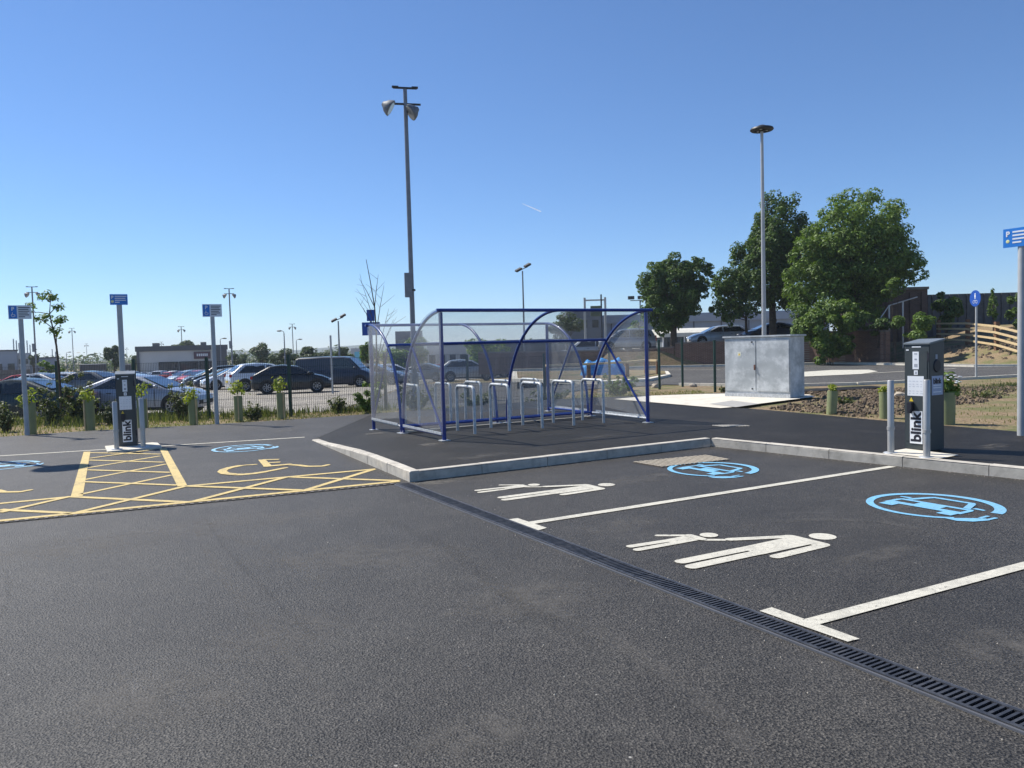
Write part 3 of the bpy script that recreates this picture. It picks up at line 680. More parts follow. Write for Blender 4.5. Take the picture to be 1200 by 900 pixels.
def zf_local(O, ang, flip):
    ca, sa = cos(ang), sin(ang)
    return lambda x, y: kup(O.x + x*ca - y*sa, O.y + x*sa + y*ca)
# near shelter: local +y must point from the back to the front (-BX); length along AX -> mirror by starting at the right end
LG = 4.15
O1 = BK + AX*LG
sh1 = shelter(O1, radians(180+SA), 'near blue framed shelter with its open side facing the parking bays', zf_local(O1, radians(180+SA), 0), Lg=LG, depth=DEP)
O2 = BK + BX*0.10
sh2 = shelter(O2, radians(SA), 'far blue framed shelter standing back to back behind the near one', zf_local(O2, radians(SA), 0), H=2.12, depth=1.68)

def stand(p, ang, zb, label, grp):
    m = MB(); R_ = 0.09; hw = 0.36; H = 0.93 if 'near' in label else 0.90; pts = [(-hw,0,zb)]
    pts += [(-hw, 0, H-R_)] + [(-hw+R_-R_*cos(a), 0, H-R_+R_*sin(a)) for a in [pi/2*k/6 for k in range(1,7)]]
    pts += [(hw-R_+R_*sin(a), 0, H-R_+R_*cos(a)) for a in [pi/2*k/6 for k in range(0,7)]] + [(hw, 0, zb)]
    m.tube(pts, 0.0275, 10); o = m.build('cycle_stand', M_GALV, None, smooth='auto'); o.location = (p.x, p.y, 0); o.rotation_euler = (0,0,ang)
    return tag(o, label, 'cycle stand', grp)
ordn = ['leftmost', 'second from left', 'middle', 'second from right', 'rightmost']
for i in range(5):
    s_ = 0.82+0.68*i; p = FL + AX*s_ + BX*1.0
    stand(p, radians(90+SA), kup(p.x,p.y)-0.01, 'galvanised hoop stand, %s of the five under the near shelter' % ordn[i], 'hoop stands under the near shelter')
for i in range(5):
    s_ = 0.62+0.68*i; p = FL + AX*s_ + BX*(DEP+0.1+1.05)
    stand(p, radians(120), kup(p.x,p.y)-0.01, 'galvanised hoop stand, %s of the five under the far shelter' % ordn[i], 'hoop stands under the far shelter')

# ------------------------------------------------------------------ chargers
def sticker(root, name, x0, x1, z0, z1, y, m, axis='front'):
    mb = MB()
    if axis == 'front': mb.box(((x0+x1)/2, y-0.001, (z0+z1)/2), (x1-x0, 0.003, z1-z0))
    else: mb.box((y+0.001, (x0+x1)/2, (z0+z1)/2), (0.003, x1-x0, z1-z0))
    return mb.build(name, m, root)
def charger(loc, ang, label, side=1):
    W, D, H = 0.36, 0.34, 1.43
    root = empty('charging_post', loc, ang, label, 'charging post', 'charcoal charging posts')
    b = MB(); hw, hd = W/2, D/2
    v = [(-hw,-hd,0.0),(hw,-hd,0.0),(hw,hd,0.0),(-hw,hd,0.0),(-hw,-hd,H-0.05),(hw,-hd,H-0.05),(hw,hd,H+0.0),(-hw,hd,H+0.0)]
    b.add(v, [(3,2,1,0),(4,5,6,7),(0,1,5,4),(1,2,6,5),(2,3,7,6),(3,0,4,7)]); b.build('body', M_CHG, root, bevel=0.006)
    tp = MB(); v = [(-hw-.012,-hd-.014,H-0.048),(hw+.012,-hd-.014,H-0.048),(hw+.012,hd+.012,H+0.004),(-hw-.012,hd+.012,H+0.004)]; v += [(a,b2,c+0.022) for (a,b2,c) in v]
    tp.add(v, [(3,2,1,0),(4,5,6,7),(0,1,5,4),(1,2,6,5),(2,3,7,6),(3,0,4,7)]); tp.build('cap', M_CHGT, root, bevel=0.004)
    y = -hd-0.003
    dr = MB(); dr.box((-0.005, y, 0.70), (W-0.05, 0.008, H-0.24)); dr.build('door', M_CHG, root, bevel=0.003); y -= 0.0055
    sticker(root, 'nameplate', -0.07, 0.06, H-0.085, H-0.07, -hd, M_STK)
    sticker(root, 'small_label', -0.15, -0.11, H-0.125, H-0.11, y, M_STK)
    p = sticker(root, 'instruction_panel', -0.055, 0.035, 1.06, 1.29, y, M_STK)
    for (a,c,e,f_) in ((-0.03,0.01,1.255,1.27),(-0.025,0.005,1.18,1.20),(-0.03,0.015,1.09,1.13)): sticker(p, 'printed_mark', a, c, e, f_, y-0.002, M_GREY)
    p = sticker(root, 'pictogram_label', -0.035, 0.02, 0.985, 1.045, y, M_STK); sticker(p, 'printed_mark', -0.018, 0.004, 0.998, 1.03, y-0.002, M_GREY)
    p = sticker(root, 'information_panel', -0.13, 0.105, 0.71, 0.97, y, M_STK)
    for zz in (0.90, 0.86, 0.83, 0.77, 0.74):
        for k in range(4): sticker(p, 'printed_mark', -0.11+k*0.055, -0.11+k*0.055+random.uniform(0.02,0.038), zz, zz+0.007, y-0.002, mat('pale_print', (0.55,0.57,0.62), 0.5))
    tr = MB(); tr.add([(-0.105,y-0.003,0.635),(-0.045,y-0.003,0.635),(-0.075,y-0.003,0.69),(-0.105,y,0.635),(-0.045,y,0.635),(-0.075,y,0.69)], [(0,1,2),(5,4,3),(0,3,4,1),(1,4,5,2),(2,5,3,0)]); tr.build('warning_triangle', M_YSTK, root)
    hs = MB(); hs.box((-0.07, y-0.03, 0.565), (0.075, 0.06, 0.12)); hs.box((-0.07, y-0.045, 0.505), (0.05, 0.05, 0.05)); hs.build('plug_holster', M_INK, root, bevel=0.006)
    lp = sticker(root, 'logo_panel', -0.095, 0.085, 0.08, 0.51, y, M_STK)
    text_mesh('blink', 0.20, 'logo_lettering', M_INK, lp, Matrix.Translation((0.0, y-0.0035, 0.293)) @ Matrix.Rotation(radians(90),4,'X') @ Matrix.Rotation(radians(90),4,'Z'), off=0.007)
    for zz in (1.22, 0.25): m = MB(); m.box((hw-0.012, -hd-0.008, zz), (0.03, 0.016, 0.11)); m.build('hinge', M_INK, root)
    for sx in (1,):
        X = hw+0.0005
        sk = MB(); v = MB()
        sk.lathe([(0.0,0.012),(0.075,0.012),(0.085,0.0)], 24, (0,0,0))
        o = sk.build('socket', M_INK, root, smooth='auto'); o.rotation_euler = (0, radians(90), 0); o.location = (X, 0.0, 1.10)
        sticker(root, 'side_label', -0.035, 0.01, 1.19, 1.25, X, M_GREY, 'side')
        p = sticker(root, 'side_panel', -0.12, 0.13, 0.72, 0.97, X, mat('lavender_label', (0.42,0.47,0.60), 0.5), 'side')
        text_mesh('blink', 0.095, 'logo_lettering', M_INK, p, Matrix.Translation((X+0.004, 0.0, 0.90)) @ Matrix.Rotation(radians(90),4,'Z') @ Matrix.Rotation(radians(90),4,'X'), off=0.004)
        for zz in (0.84,0.81,0.755): sticker(p, 'printed_line', -0.09, 0.09, zz, zz+0.012, X+0.0025, M_STK, 'side')
    return root
def bollard(p, z, h, label):
    root = empty('steel_bollard', (p.x, p.y, z), 0, label, 'bollard', 'stainless bollards guarding the charging posts')
    m = MB(); m.lathe([(0.0,h),(0.036,h),(0.040,h-0.006),(0.040,0.0)], 20); m.build('tube', M_STEEL, root, smooth='auto')
    m = MB(); m.lathe([(0.040,0.30),(0.047,0.30),(0.047,0.34),(0.040,0.34)], 20); m.build('collar', M_STEEL, root, smooth='auto')
    m = MB(); m.lathe([(0.0,0.012),(0.085,0.012),(0.09,0.0)], 20); m.build('base_flange', M_GALV, root, smooth='auto')
    return root
pr = at(1086,531,KH); pb = sheet('charger_plinth', [tuple(at(*p, KH))[:2] for p in ((1034,531),(1062,526.5),(1124,534),(1100,538.5))], lambda x,y: KH+0.010, 0, M_PADC); tag(pb, kind='structure')
charger((5.37, 9.99, KH+0.012), radians(-60), 'charcoal charging post on the right behind two bollards at the kerb').scale = (0.94,0.94,0.985)
bollard(at(1044,531,KH), KH, 0.93, 'stainless bollard to the left of the right charging post'); bollard(at(1086,536,KH), KH, 0.95, 'stainless bollard in front of the right charging post')
pl = MB(); q4 = [at(*p) for p in ((123,524.5),(184,519.8),(190,525.5),(126,531))]; pl.prism([(v.x,v.y) for v in q4], 0.0, 0.03); tag(pl.build('charger_plinth', M_PADC), kind='structure')
cl = at(151,523.5)
charger((cl.x, cl.y, 0.03), radians(24), 'charcoal charging post on the left at the head of the yellow hatching').scale = (0.84,0.9,0.915)
bollard(at(137,526.5,0.03), 0.03, 0.82, 'stainless bollard to the left of the left charging post'); bollard(at(168,524,0.03), 0.03, 0.86, 'stainless bollard to the right of the left charging post')

# ------------------------------------------------------------------ feeder cabinet
cabA = Vector((5.73,20.62,0)); cabB = Vector((6.98,19.25,0)); fd = (cabB-cabA).normalized(); ca = atan2(fd.y, fd.x)
cab = empty('feeder_cabinet', (cabA.x, cabA.y, kup(cabA.x,cabA.y)+0.012), ca, 'mottled galvanised two door cabinet standing on the concrete pad', 'cabinet')
M_CAB = mat('mottled_zinc', (0.40,0.425,0.43), 0.6, 0.15, var=0.16, scale=2.6, dirt=(0.72,0.74,0.74), dscale=1.9, damt=0.9)
CW = (cabB-cabA).length; CD = 0.75; CHh = 1.56
m = MB(); m.box((CW/2, CD/2, CHh/2), (CW, CD, CHh-0.02)); m.build('body', M_CAB, cab, bevel=0.005)
m = MB(); m.box((CW/2, CD/2, CHh+0.02), (CW+0.09, CD+0.08, 0.045)); m.build('roof', M_CAB, cab, bevel=0.005)
for i in (0,1):
    m = MB(); m.box((CW*(0.25+0.5*i), -0.008, CHh*0.53), (CW/2-0.035, 0.016, CHh*0.86)); d_o = m.build('door', M_CAB, cab, bevel=0.004)
    if i == 0:
        m = MB(); m.box((CW*0.5-0.035, -0.028, CHh*0.50), (0.035,0.03,0.13)); m.box((CW*0.5-0.03, -0.04, CHh*0.47), (0.02,0.03,0.05)); m.build('handle', mat('rusty_lock', (0.16,0.07,0.05), 0.8), d_o)
        m = MB()
        for (hx, hz) in ((0.44,0.92),(0.44,0.14)): m.box((CW*hx, -0.022, CHh*hz), (0.035,0.02,0.035))
        m.build('door_lock', M_DARK, d_o)
        m = MB(); m.box((CW*0.24, -0.018, CHh*0.72), (0.10,0.004,0.12)); s_o = m.build('warning_label', mat('pale_label', (0.7,0.7,0.6), 0.5), d_o)
        m = MB(); m.add([(CW*0.24-0.035,-0.022,CHh*0.72-0.03),(CW*0.24+0.035,-0.022,CHh*0.72-0.03),(CW*0.24,-0.022,CHh*0.72+0.035)], [(0,1,2)]); m.build('warning_triangle', M_YSTK, s_o)
m = MB(); m.box((CW/2, -0.004, 0.05), (CW+0.01, 0.02, 0.10)); m.build('plinth', M_GALV, cab)

# ------------------------------------------------------------------ sign posts
def pict_P(root, cx, cz, s_, y): return text_mesh('P', s_, 'letter_p', M_STK, root, Matrix.Translation((cx, y, cz)) @ Matrix.Rotation(radians(90),4,'X'), off=0.004)
def sign_post(base, h, r, ang, kind, label, w_=0.42, hh=0.29, lean=0.0, up=0.0):
    root = empty('sign_post', base, ang, label, 'sign', 'parking signs on grey posts'); root.rotation_euler = (0, lean, ang)
    m = MB(); m.tube([(0,0,0),(0,0,h-0.02)], r, 14); m.build('post', M_LAMPL, root, smooth='auto')
    m = MB(); m.box((0, -r-0.004, h-hh/2), (w_, 0.006, hh)); blue = kind in ('blue','near')
    sg = m.build('sign_plate', M_BSIGN if blue else M_STK, root); y = -r-0.0085
    m = MB()
    for zz in (0.28, 0.72): m.box((0, 0.0, h-hh*zz), (0.11, 2*r+0.012, 0.03))
    m.build('bracket', M_GALV, root)
    x0 = -w_/2
    if not blue:
        m = MB(); m.box((x0+w_*0.20, y, h-hh/2), (w_*0.34, 0.003, hh*0.90)); pn = m.build('blue_field', M_BSIGN, sg)
        pict_P(pn, x0+w_*0.20, h-hh*0.27, hh*0.36, y-0.003)
        m = MB(); fx, fz = x0+w_*0.18, h-hh*0.70
        m.box((fx, y-0.003, fz+0.03), (0.012,0.002,0.05)); m.box((fx+0.02, y-0.003, fz+0.005), (0.04,0.002,0.010)); m.box((fx+0.045, y-0.003, fz-0.015), (0.01,0.002,0.04))
        for k in range(10):
            a = radians(110+k*24); m.box((fx+0.008+0.03*cos(a), y-0.003, fz-0.008+0.03*sin(a)), (0.012,0.002,0.012))
        m.build('wheelchair_pictogram', M_STK, pn)
        m = MB()
        for k, ln in enumerate((0.5,0.44,0.48,0.40,0.46,0.28)): m.box((x0+w_*0.44+w_*ln/2, y, h-hh*(0.16+0.135*k)), (w_*ln, 0.003, hh*0.055))
        m.build('text_lines', M_INK if True else M_GREY, sg)
    else:
        pict_P(sg, x0+w_*0.14, h-hh*0.30, hh*0.38, y-0.001)
        m = MB(); m.blob((x0+w_*0.14, y, h-hh*0.68), (0.026,0.003,0.026), 2, 0); m.build('child_pictogram', mat('pale_yellow_mark', (0.75,0.75,0.35), 0.5), sg)
        m = MB()
        for k, ln in enumerate((0.66,0.60,0.62,0.26)): m.box((x0+w_*0.28+w_*ln/2, y, h-hh*(0.20+0.185*k)), (w_*ln, 0.003, hh*0.085))
        m.build('text_lines', M_STK, sg)
    return root
b1 = at(32,510); sign_post(b1, 2.77, 0.048, radians(24), 'white', 'white and blue disabled bay sign at far left by the dark car')
b2 = at(254.5,497); sign_post(b2, 2.78, 0.048, radians(24), 'white', 'white and blue disabled bay sign between the two saplings right of the silver car')
b3 = wp(148, 520, 14.6); sign_post((b3.x, b3.y, 0), 2.80, 0.048, radians(24), 'blue', 'plain blue parking sign rising behind the left charging post', w_=0.30, hh=0.20)
b4 = at(1197,511,KH-0.01); sign_post((b4.x,b4.y,KH-0.02), 3.02-KH+0.12, 0.055, radians(-60), 'near', 'bright blue parent parking sign on a thick post at the right edge', w_=0.46, hh=0.27)
# two blue plates on one post behind the shelters
p5 = wp(437, 440, 26.0); r5 = empty('direction_sign', (p5.x, 26.0, T(p5.x,26)), radians(4), 'two dark blue plates one above the other on a post left of the shelters', 'sign')
zt = wp(436,363,26.0).z - T(p5.x,26)
m = MB(); m.tube([(0,0,0),(0,0,zt)], 0.04, 10); m.build('post', M_GALV, r5)
m = MB(); m.box((0,-0.05,zt-0.19), (0.26,0.008,0.38)); m.build('upper_plate', M_BSIGN2, r5)
m = MB(); m.box((0.0,-0.05,zt-0.64), (0.60,0.008,0.44)); m.build('lower_plate', M_BSIGN2, r5)
# round blue sign by the road
p6 = at(1144,443); r6 = empty('round_sign', (p6.x, p6.y, 0), radians(-86), 'round blue cycle and pedestrian sign on a thin post by the bank', 'sign')
m = MB(); zt = wp(1144,340,p6.y).z; m.tube([(0,0,0),(0,0,zt-0.05)], 0.038, 12); m.build('post', M_LAMPL, r6, smooth='auto')
m = MB(); m.lathe([(0.0,0.004),(0.30,0.004),(0.30,-0.004),(0.0,-0.004)], 32, (0,-0.045,zt-0.30), 'y'); dsc = m.build('disc', M_BSIGN2, r6)
m = MB(); y = -0.052
m.blob((0.0,y,zt-0.14),(0.03,0.003,0.03),2,0); m.box((0.0,y,zt-0.22),(0.06,0.003,0.09)); m.box((0.0,y,zt-0.29),(0.035,0.003,0.07))
for sx in (-1,1):
    for k in range(12):
        a = 2*pi*k/12; m.box((sx*0.075+0.05*cos(a), y, zt-0.43+0.05*sin(a)), (0.016,0.003,0.016))
m.box((0,y,zt-0.38),(0.12,0.003,0.012)); m.build('pictogram', M_STK, dsc)

# ------------------------------------------------------------------ lighting columns
def column_parts(root, h, r0, r1, m_):
    m = MB(); m.tube([(0,0,0),(0,0,1.1)], r0*1.5, 10); m.build('base_shaft', m_, root, smooth='auto')
    m = MB(); m.tube([(0,0,1.05),(0,0,h)], [r0, r1], 10); m.build('column', m_, root, smooth='auto')
def flood_column(x, y, h, label, box=True, ang=0.0, nheads=2, grp='tall floodlight columns', heads=((-0.62,0),(0.62,0)), bw=0.58):
    root = empty('floodlight_column', (x, y, T(x,y)-0.02), ang, label, 'floodlight', grp)
    column_parts(root, h, 0.11, 0.08, M_LAMPM)
    m = MB(); m.bar((-bw,0,h+0.05),(bw,0,h+0.05),0.07,0.07); m.box((-bw+0.08,0,h+0.08),(0.26,0.14,0.06)); m.box((bw-0.08,0,h+0.08),(0.26,0.14,0.06)); m.bar((0,0,h-0.5),(0,0,h+0.05),0.09,0.09); m.build('crossbar', M_DARK, root)
    m = MB(); m.bar((-0.62,0,h-0.60),(0.62,0,h-0.60),0.07,0.07); m.build('lower_bar', M_DARK, root)
    for hx_, hz_ in heads:
        sx = -1 if hx_ < 0 else 1; g = MB(); prof = [(0.0,0.30),(0.10,0.29),(0.16,0.20),(0.30,0.06),(0.40,-0.14),(0.41,-0.20),(0.0,-0.20)]
        g.lathe(prof, 14, (0,0,0)); o = g.build('lamp_head', M_LAMPH, root, smooth='auto'); o.location = (hx_, -0.15 if heads[1][0] < 0.5 else 0, h-0.86+hz_); o.rotation_euler = (radians(-8), radians(58*sx), 0); o.scale = (0.84,0.84,0.80)
        g = MB(); g.lathe([(0.0,-0.215),(0.33,-0.215),(0.36,-0.205)], 14); g.build('lamp_glass', mat('grey_lens', (0.25,0.27,0.29), 0.2, coat=0.4), o)
    if box:
        m = MB(); m.box((-0.14,-0.10,4.75+0.0),(0.30,0.22,1.0)); m.build('control_box', M_LAMPM, root, bevel=0.01)
        m = MB(); m.box((0,-0.0,4.55),(0.30,0.26,0.07)); m.build('box_strap', M_DARK, root)
    return root
D1 = 32.0; p = wp(486, 450, D1); zt = wp(476.5,104,D1).z
fc = flood_column(p.x, D1, zt-T(p.x,D1), 'tall twin floodlight column with a control box behind the shelters', ang=radians(12), heads=((-0.74,0.10),(0.30,-0.05)), bw=0.48)
fc.children[-1].location.z += 0; 
for (px, py, H_, lab) in ((42,337,12,'twin floodlight column behind the leaning sapling at far left'),(86,385,12,'distant twin floodlight column just right of the leaning sapling'),(102,403,11,'small distant twin floodlight column left of the blue parking sign'),(272,339,12,'twin floodlight column just right of the white disabled bay sign'),(214,383,11,'distant twin floodlight column above the low shop roof'),(344,380,11,'distant twin floodlight column above the bushy trees'),(149,409,10,'tiny far twin floodlight column right beside the blue sign post'),(124,407,10,'tiny far twin floodlight column beside the round green tree'),(190,401,10,'tiny far twin floodlight column over the left half of the shop'),(130,399+8,10,None)):
    if lab is None: continue
    D = 60.0
    for _ in range(20):
        x_ = wp(px,420,D).x; hor_ = HOR+(600-px)*math.tan(_a); D = max(30, min(420, (H_+T(x_,D)-EYE)*FPX/max(8, hor_-py)))
    flood_column(wp(px,420,D).x, D, H_, lab, box=(px in (42,272)), ang=0.3)
def street_lamp(x, y, h, label, style='arm', ang=0.0, z=None, m_=M_LAMPM):
    root = empty('street_lamp', (x, y, T(x,y)-0.02 if z is None else z), ang, label, 'street lamp', 'single street lamps')
    column_parts(root, h, 0.085, 0.05, m_)
    if style == 'disc':
        m = MB(); m.lathe([(0.0,0.16),(0.10,0.16),(0.22,0.10),(0.37,0.06),(0.39,0.01),(0.36,-0.02),(0.24,-0.025),(0.24,0.0),(0.11,0.0),(0.11,-0.03),(0.0,-0.03)], 28, (0,0,h+0.05)); hd = m.build('lamp_head', M_DARK, root, smooth='auto')
        m = MB()
        for k in range(3): a = 2*pi*k/3; m.blob((0.17*cos(a),0.17*sin(a),h+0.035),(0.05,0.05,0.015),1,0)
        m.build('led_lens', M_GLASSL, hd)
    elif style == 'flood':
        m = MB(); m.bar((-0.3,0,h+0.02),(0.4,0,h+0.30),0.06,0.06); m.build('bracket', m_, root)
        for (bx, bz) in ((-0.32,0.0),(0.38,0.34)):
            m = MB(); m.box((0,0,0),(0.52,0.36,0.16)); o = m.build('lamp_head', M_DARK, root, bevel=0.03); o.location = (bx,-0.05,h+0.08+bz); o.rotation_euler = (radians(15),radians(-28),0)
    else:
        m = MB(); m.tube(bez((0,0,h-0.02),(0,0,h+0.22),(0.35,0,h+0.26),5), 0.035, 8); m.build('arm', m_, root)
        m = MB(); m.blob((0.60,0,h+0.26),(0.34,0.14,0.09),2,0); m.build('lamp_head', M_DARK if m_ is M_LAMPM else M_LAMPL, root, smooth=True)
    return root
x_ = wp(896,440,26.5).x; zt = wp(893.5,150,26.5).z
street_lamp(x_, 26.5, zt-0.1, 'tall pale street lamp with a flat disc head behind the cabinet', 'disc', m_=M_LAMPL)
sp = at(72,548.5); hs = 6.9; cot = 1/math.tan(radians(SUN_EL)); lx, ly = sp.x + cos(radians(SUN_AZ))*hs*cot, sp.y + sin(radians(SUN_AZ))*hs*cot
street_lamp(lx, ly, hs-0.05, 'street lamp off to the left whose disc head shadow falls on the bays', 'disc', z=0.0, m_=M_LAMPL)
for (px, py, D, lab, an) in ((615,314,58,'thin street lamp rising behind the middle of the shelters',0.3),(398,373,62,'street lamp with a small head right of the bushy trees',0.2),(334,388,85,'street lamp left of the far twin floodlight above the trees',2.8),(348,398,120,'small far street lamp right of the trees twin floodlight',0.2),(259,397,110,'small street lamp above the right end of the shop roof',0.1),(78,413,150,'tiny street lamp between the floodlights at far left',0.2)):
    x_ = wp(px,420,D).x; z_ = wp(px,py,D).z; street_lamp(x_, D, z_-T(x_,D)-0.2, lab, style='flood' if px in (615,398) else 'arm', ang=an)
x_ = wp(751,400,95).x; r7 = empty('camera_mast', (x_,95,T(x_,95)), 0, 'mast with three angled floodlights above the right end of the near shelter', 'mast'); hh = wp(751,352,95).z-T(x_,95)
m = MB(); m.tube([(0,0,0),(0,0,hh)],[0.12,0.08],8); m.build('column', M_LAMPM, r7); m = MB(); m.bar((-1.2,0,hh),(1.2,0,hh),0.1,0.1); m.build('crossbar', M_LAMPM, r7)
for sx in (-1.1,0.1,1.2): m = MB(); m.box((sx,0,hh+0.35),(0.75,0.4,0.4)); o = m.build('lamp_head', M_DARK, r7)
x_ = wp(389,440,38).x; m = MB(); m.tube([(0,0,0),(0,0,wp(388,393,38).z-T(x_,38))],0.05,8); o = m.build('steel_pole', M_LAMPL); o.location = (x_,38,T(x_,38)); tag(o,'bare pale pole standing in front of the dark van','pole')

# ------------------------------------------------------------------ green mesh fence
FP = [(-27.4,24.0),(-24.9,23.5),(-22.4,23.0),(-19.9,22.5),(-17.4,22.0),(-14.9,21.5),(-12.39,20.95),(-10.1,20.55),(-7.97,20.1),(-5.78,19.95),(-3.5,21.2),(-1.3,22.5),(1.0,23.7),(3.2,25.1)]
M_WIRE = mat('dark_wire', (0.006,0.016,0.013), 0.9, spec=0.05)
fence = empty('mesh_fence', (FP[6][0],FP[6][1],0), 0, 'dark green weldmesh fence between the verge and the far car park', 'fence')
fo = Vector((FP[6][0],FP[6][1],0))
for (x, y) in FP:
    z_ = T(x,y)-0.1; m = MB(); m.box((x-fo.x, y-fo.y, z_+0.83), (0.07,0.07,1.66)); m.build('post', M_GREEN, fence)
for (a, b2) in zip(FP[:-1], FP[1:]):
    a = Vector((*a,0)); b2 = Vector((*b2,0)); n = int((b2-a).length/0.05); vs = []; fs = []
    d = (b2-a).normalized(); nr = Vector((-d.y,d.x,0)); z0 = T(a.x,a.y)+0.02; h = 1.42
    def wire(p, q, r_):
        k = len(vs); ax = (q-p).normalized(); s1 = nr*r_; s2 = ax.cross(nr)*r_
        for e in (p,q): vs.extend([tuple(e+s1-fo), tuple(e+s2-fo), tuple(e-s1-fo), tuple(e-s2-fo)])
        fs.extend([(k,k+1,k+5,k+4),(k+1,k+2,k+6,k+5),(k+2,k+3,k+7,k+6),(k+3,k,k+4,k+7)])
    for i in range(1, n):
        p = a + d*(i*0.05); p = Vector((p.x,p.y,z0)); wire(p, p+Vector((0,0,h)), 0.0042)
    for k in range(8): zz = z0+0.02+k*0.2; wire(Vector((a.x,a.y,zz))+nr*0.006, Vector((b2.x,b2.y,zz))+nr*0.006, 0.0028)
    quick('mesh_panel', vs, fs, M_WIRE, fence)
for i, (px, py, top) in enumerate(((773,455,399),(800,452,397),(838,458,399))):
    p = at(px, py); m = MB(); zt = wp(px, top, p.y).z; m.tube([(0,0,-0.1),(0,0,zt)], 0.045, 10); m.lathe([(0.0,zt+0.02),(0.05,zt+0.015),(0.05,zt-0.02)], 10)
    o = m.build('green_post', M_GREEN, None, smooth='auto'); o.location = (p.x,p.y,0)
    tag(o, ('leftmost','middle','rightmost')[i]+' of three bare dark green posts standing in the soil left of the cabinet', 'post', 'bare green fence posts')

# ------------------------------------------------------------------ foliage
def leaves(n, clumps, size, rr, shape='leaf', up=0.35, shell=0.55):
    vs = []; fs = []
    tot = sum(c[3]*c[4]*c[5] for c in clumps)**1.0
    wts = [max(c[3]*c[4], .001) for c in clumps]
    for k in range(n):
        c = rr.choices(clumps, wts)[0]
        v = Vector((rr.gauss(0,1), rr.gauss(0,1), rr.gauss(0,1))).normalized(); r = rr.uniform(shell,1.0)**0.6*rr.uniform(0.92,1.10)
        p = Vector((c[0]+v.x*c[3]*r, c[1]+v.y*c[4]*r, c[2]+v.z*c[5]*r))
        nrm = (v*0.8 + Vector((rr.uniform(-1,1),rr.uniform(-1,1),rr.uniform(-0.3,1)+up))*0.8).normalized()
        u = nrm.cross(Vector((rr.uniform(-1,1),rr.uniform(-1,1),rr.uniform(-1,1)))).normalized(); w_ = nrm.cross(u)
        s_ = size*rr.uniform(0.6,1.35); k0 = len(vs)
        vs += [tuple(p-u*s_), tuple(p-w_*s_*0.45+nrm*s_*0.12), tuple(p+u*s_*0.9), tuple(p+w_*s_*0.45+nrm*s_*0.12)]
        fs.append((k0,k0+1,k0+2,k0+3))
    return vs, fs
def make_clumps(cx, cy, cz, rx, ry, rz, n, rr, k=0.34):
    cl = []
    for i in range(n):
        while True:
            v = Vector((rr.uniform(-1,1), rr.uniform(-1,1), rr.uniform(-1,1)))
            if v.length <= 1: break
        v = v.normalized()*(v.length**0.55); s_ = rr.uniform(0.5,1.35)*k; e_ = rr.uniform(0.70,1.02)
        cl.append((cx+v.x*rx*e_, cy+v.y*ry*e_, cz+v.z*rz*e_, rx*s_, ry*s_, rz*s_*0.75))
    return cl
def tree(base, z, crowns, n, size, m_, label, cat='tree', grp=None, trunk_r=0.2, seed=1, cl_n=26, name='tree', trunk_top=None, k=0.34):
    """crowns: list of (dx, dy, zc, rx, ry, rz)"""
    rr = random.Random(seed); root = empty(name, (base[0], base[1], z), 0, label, cat, grp)
    cl = []
    for c in crowns: cl += make_clumps(*c, max(5, int(cl_n*(c[3]*c[5]/(crowns[0][3]*crowns[0][5]))**0.5)), rr, k)
    vs, fs = leaves(n, cl, size, rr); quick('crown', vs, fs, m_, root)
    tt = trunk_top or crowns[0][2]; t = MB(); lean = rr.uniform(-0.15,0.15)
    pts = [Vector((0,0,-0.1)), Vector((lean*0.4, 0.05, tt*0.4)), Vector((lean, 0, tt*0.75)), Vector((lean*1.4, 0, tt*1.1))]
    t.tube(pts, [trunk_r*1.25, trunk_r, trunk_r*0.7, trunk_r*0.3], 9)
    for i in range(min(len(cl), 14)):
        c = cl[i]; zb = min(tt*rr.uniform(0.45,0.85), c[2]*0.9); p0 = Vector((lean*0.8,0,zb)); p1 = Vector(c[:3]); mid = (p0+p1)/2 + Vector((0,0,(p1-p0).length*0.12))
        t.tube(bez(p0, mid, p1, 4), [trunk_r*0.42*(1-0.18*j) for j in range(5)], 6)
    t.build('trunk', M_BARK, root, smooth='auto')
    return root
def crown_px(px0, px1, py0, py1, D, z0, cx):
    a = wp((px0+px1)/2, (py0+py1)/2, D); rx = (px1-px0)/2*D/FPX; rz = (py1-py0)/2*D/FPX
    return (a.x-cx, 0.0, a.z-z0, rx, rx*0.9, rz)
# three big trees on the terrace
def big_tree(tx, D, crowns, n, m_, label, seed, tr=0.22, size=0.125, z0=None, cl=170, k=0.165):
    x_ = wp(tx, 395, D).x; z_ = T(x_, D) if z0 is None else z0
    return tree((x_, D), z_, [crown_px(*c, D, z_, x_) for c in crowns], n, size, m_, label, 'tree', 'broadleaf trees behind the brick wall', tr, seed, cl, k=k)
big_tree(789, 57, [(748,826,300,388),(756,808,315,394),(795,836,298,345)], 30000, M_LEAFD, 'dark rounded tree behind the wall, leftmost of the big trees', 3)
big_tree(906, 55, [(878,945,222,330),(850,940,262,372),(900,968,255,372),(830,880,308,380)], 42000, M_LEAFD, 'tall dark tree directly behind the disc street lamp', 5)
big_tree(1003, 50, [(940,1068,224,345),(950,1078,255,358),(918,1000,262,350),(920,1012,290,392),(980,1064,290,356),(975,1042,316,386)], 62000, M_LEAFM, 'biggest sunlit maple tree right of the disc street lamp', 8, 0.30, 0.12, cl=230, k=0.155)
big_tree(875, 56, [(832,880,322,382)], 6000, M_LEAFM, 'slim low tree in front of the pale estate car on the terrace', 12, 0.1, 0.12, cl=20)
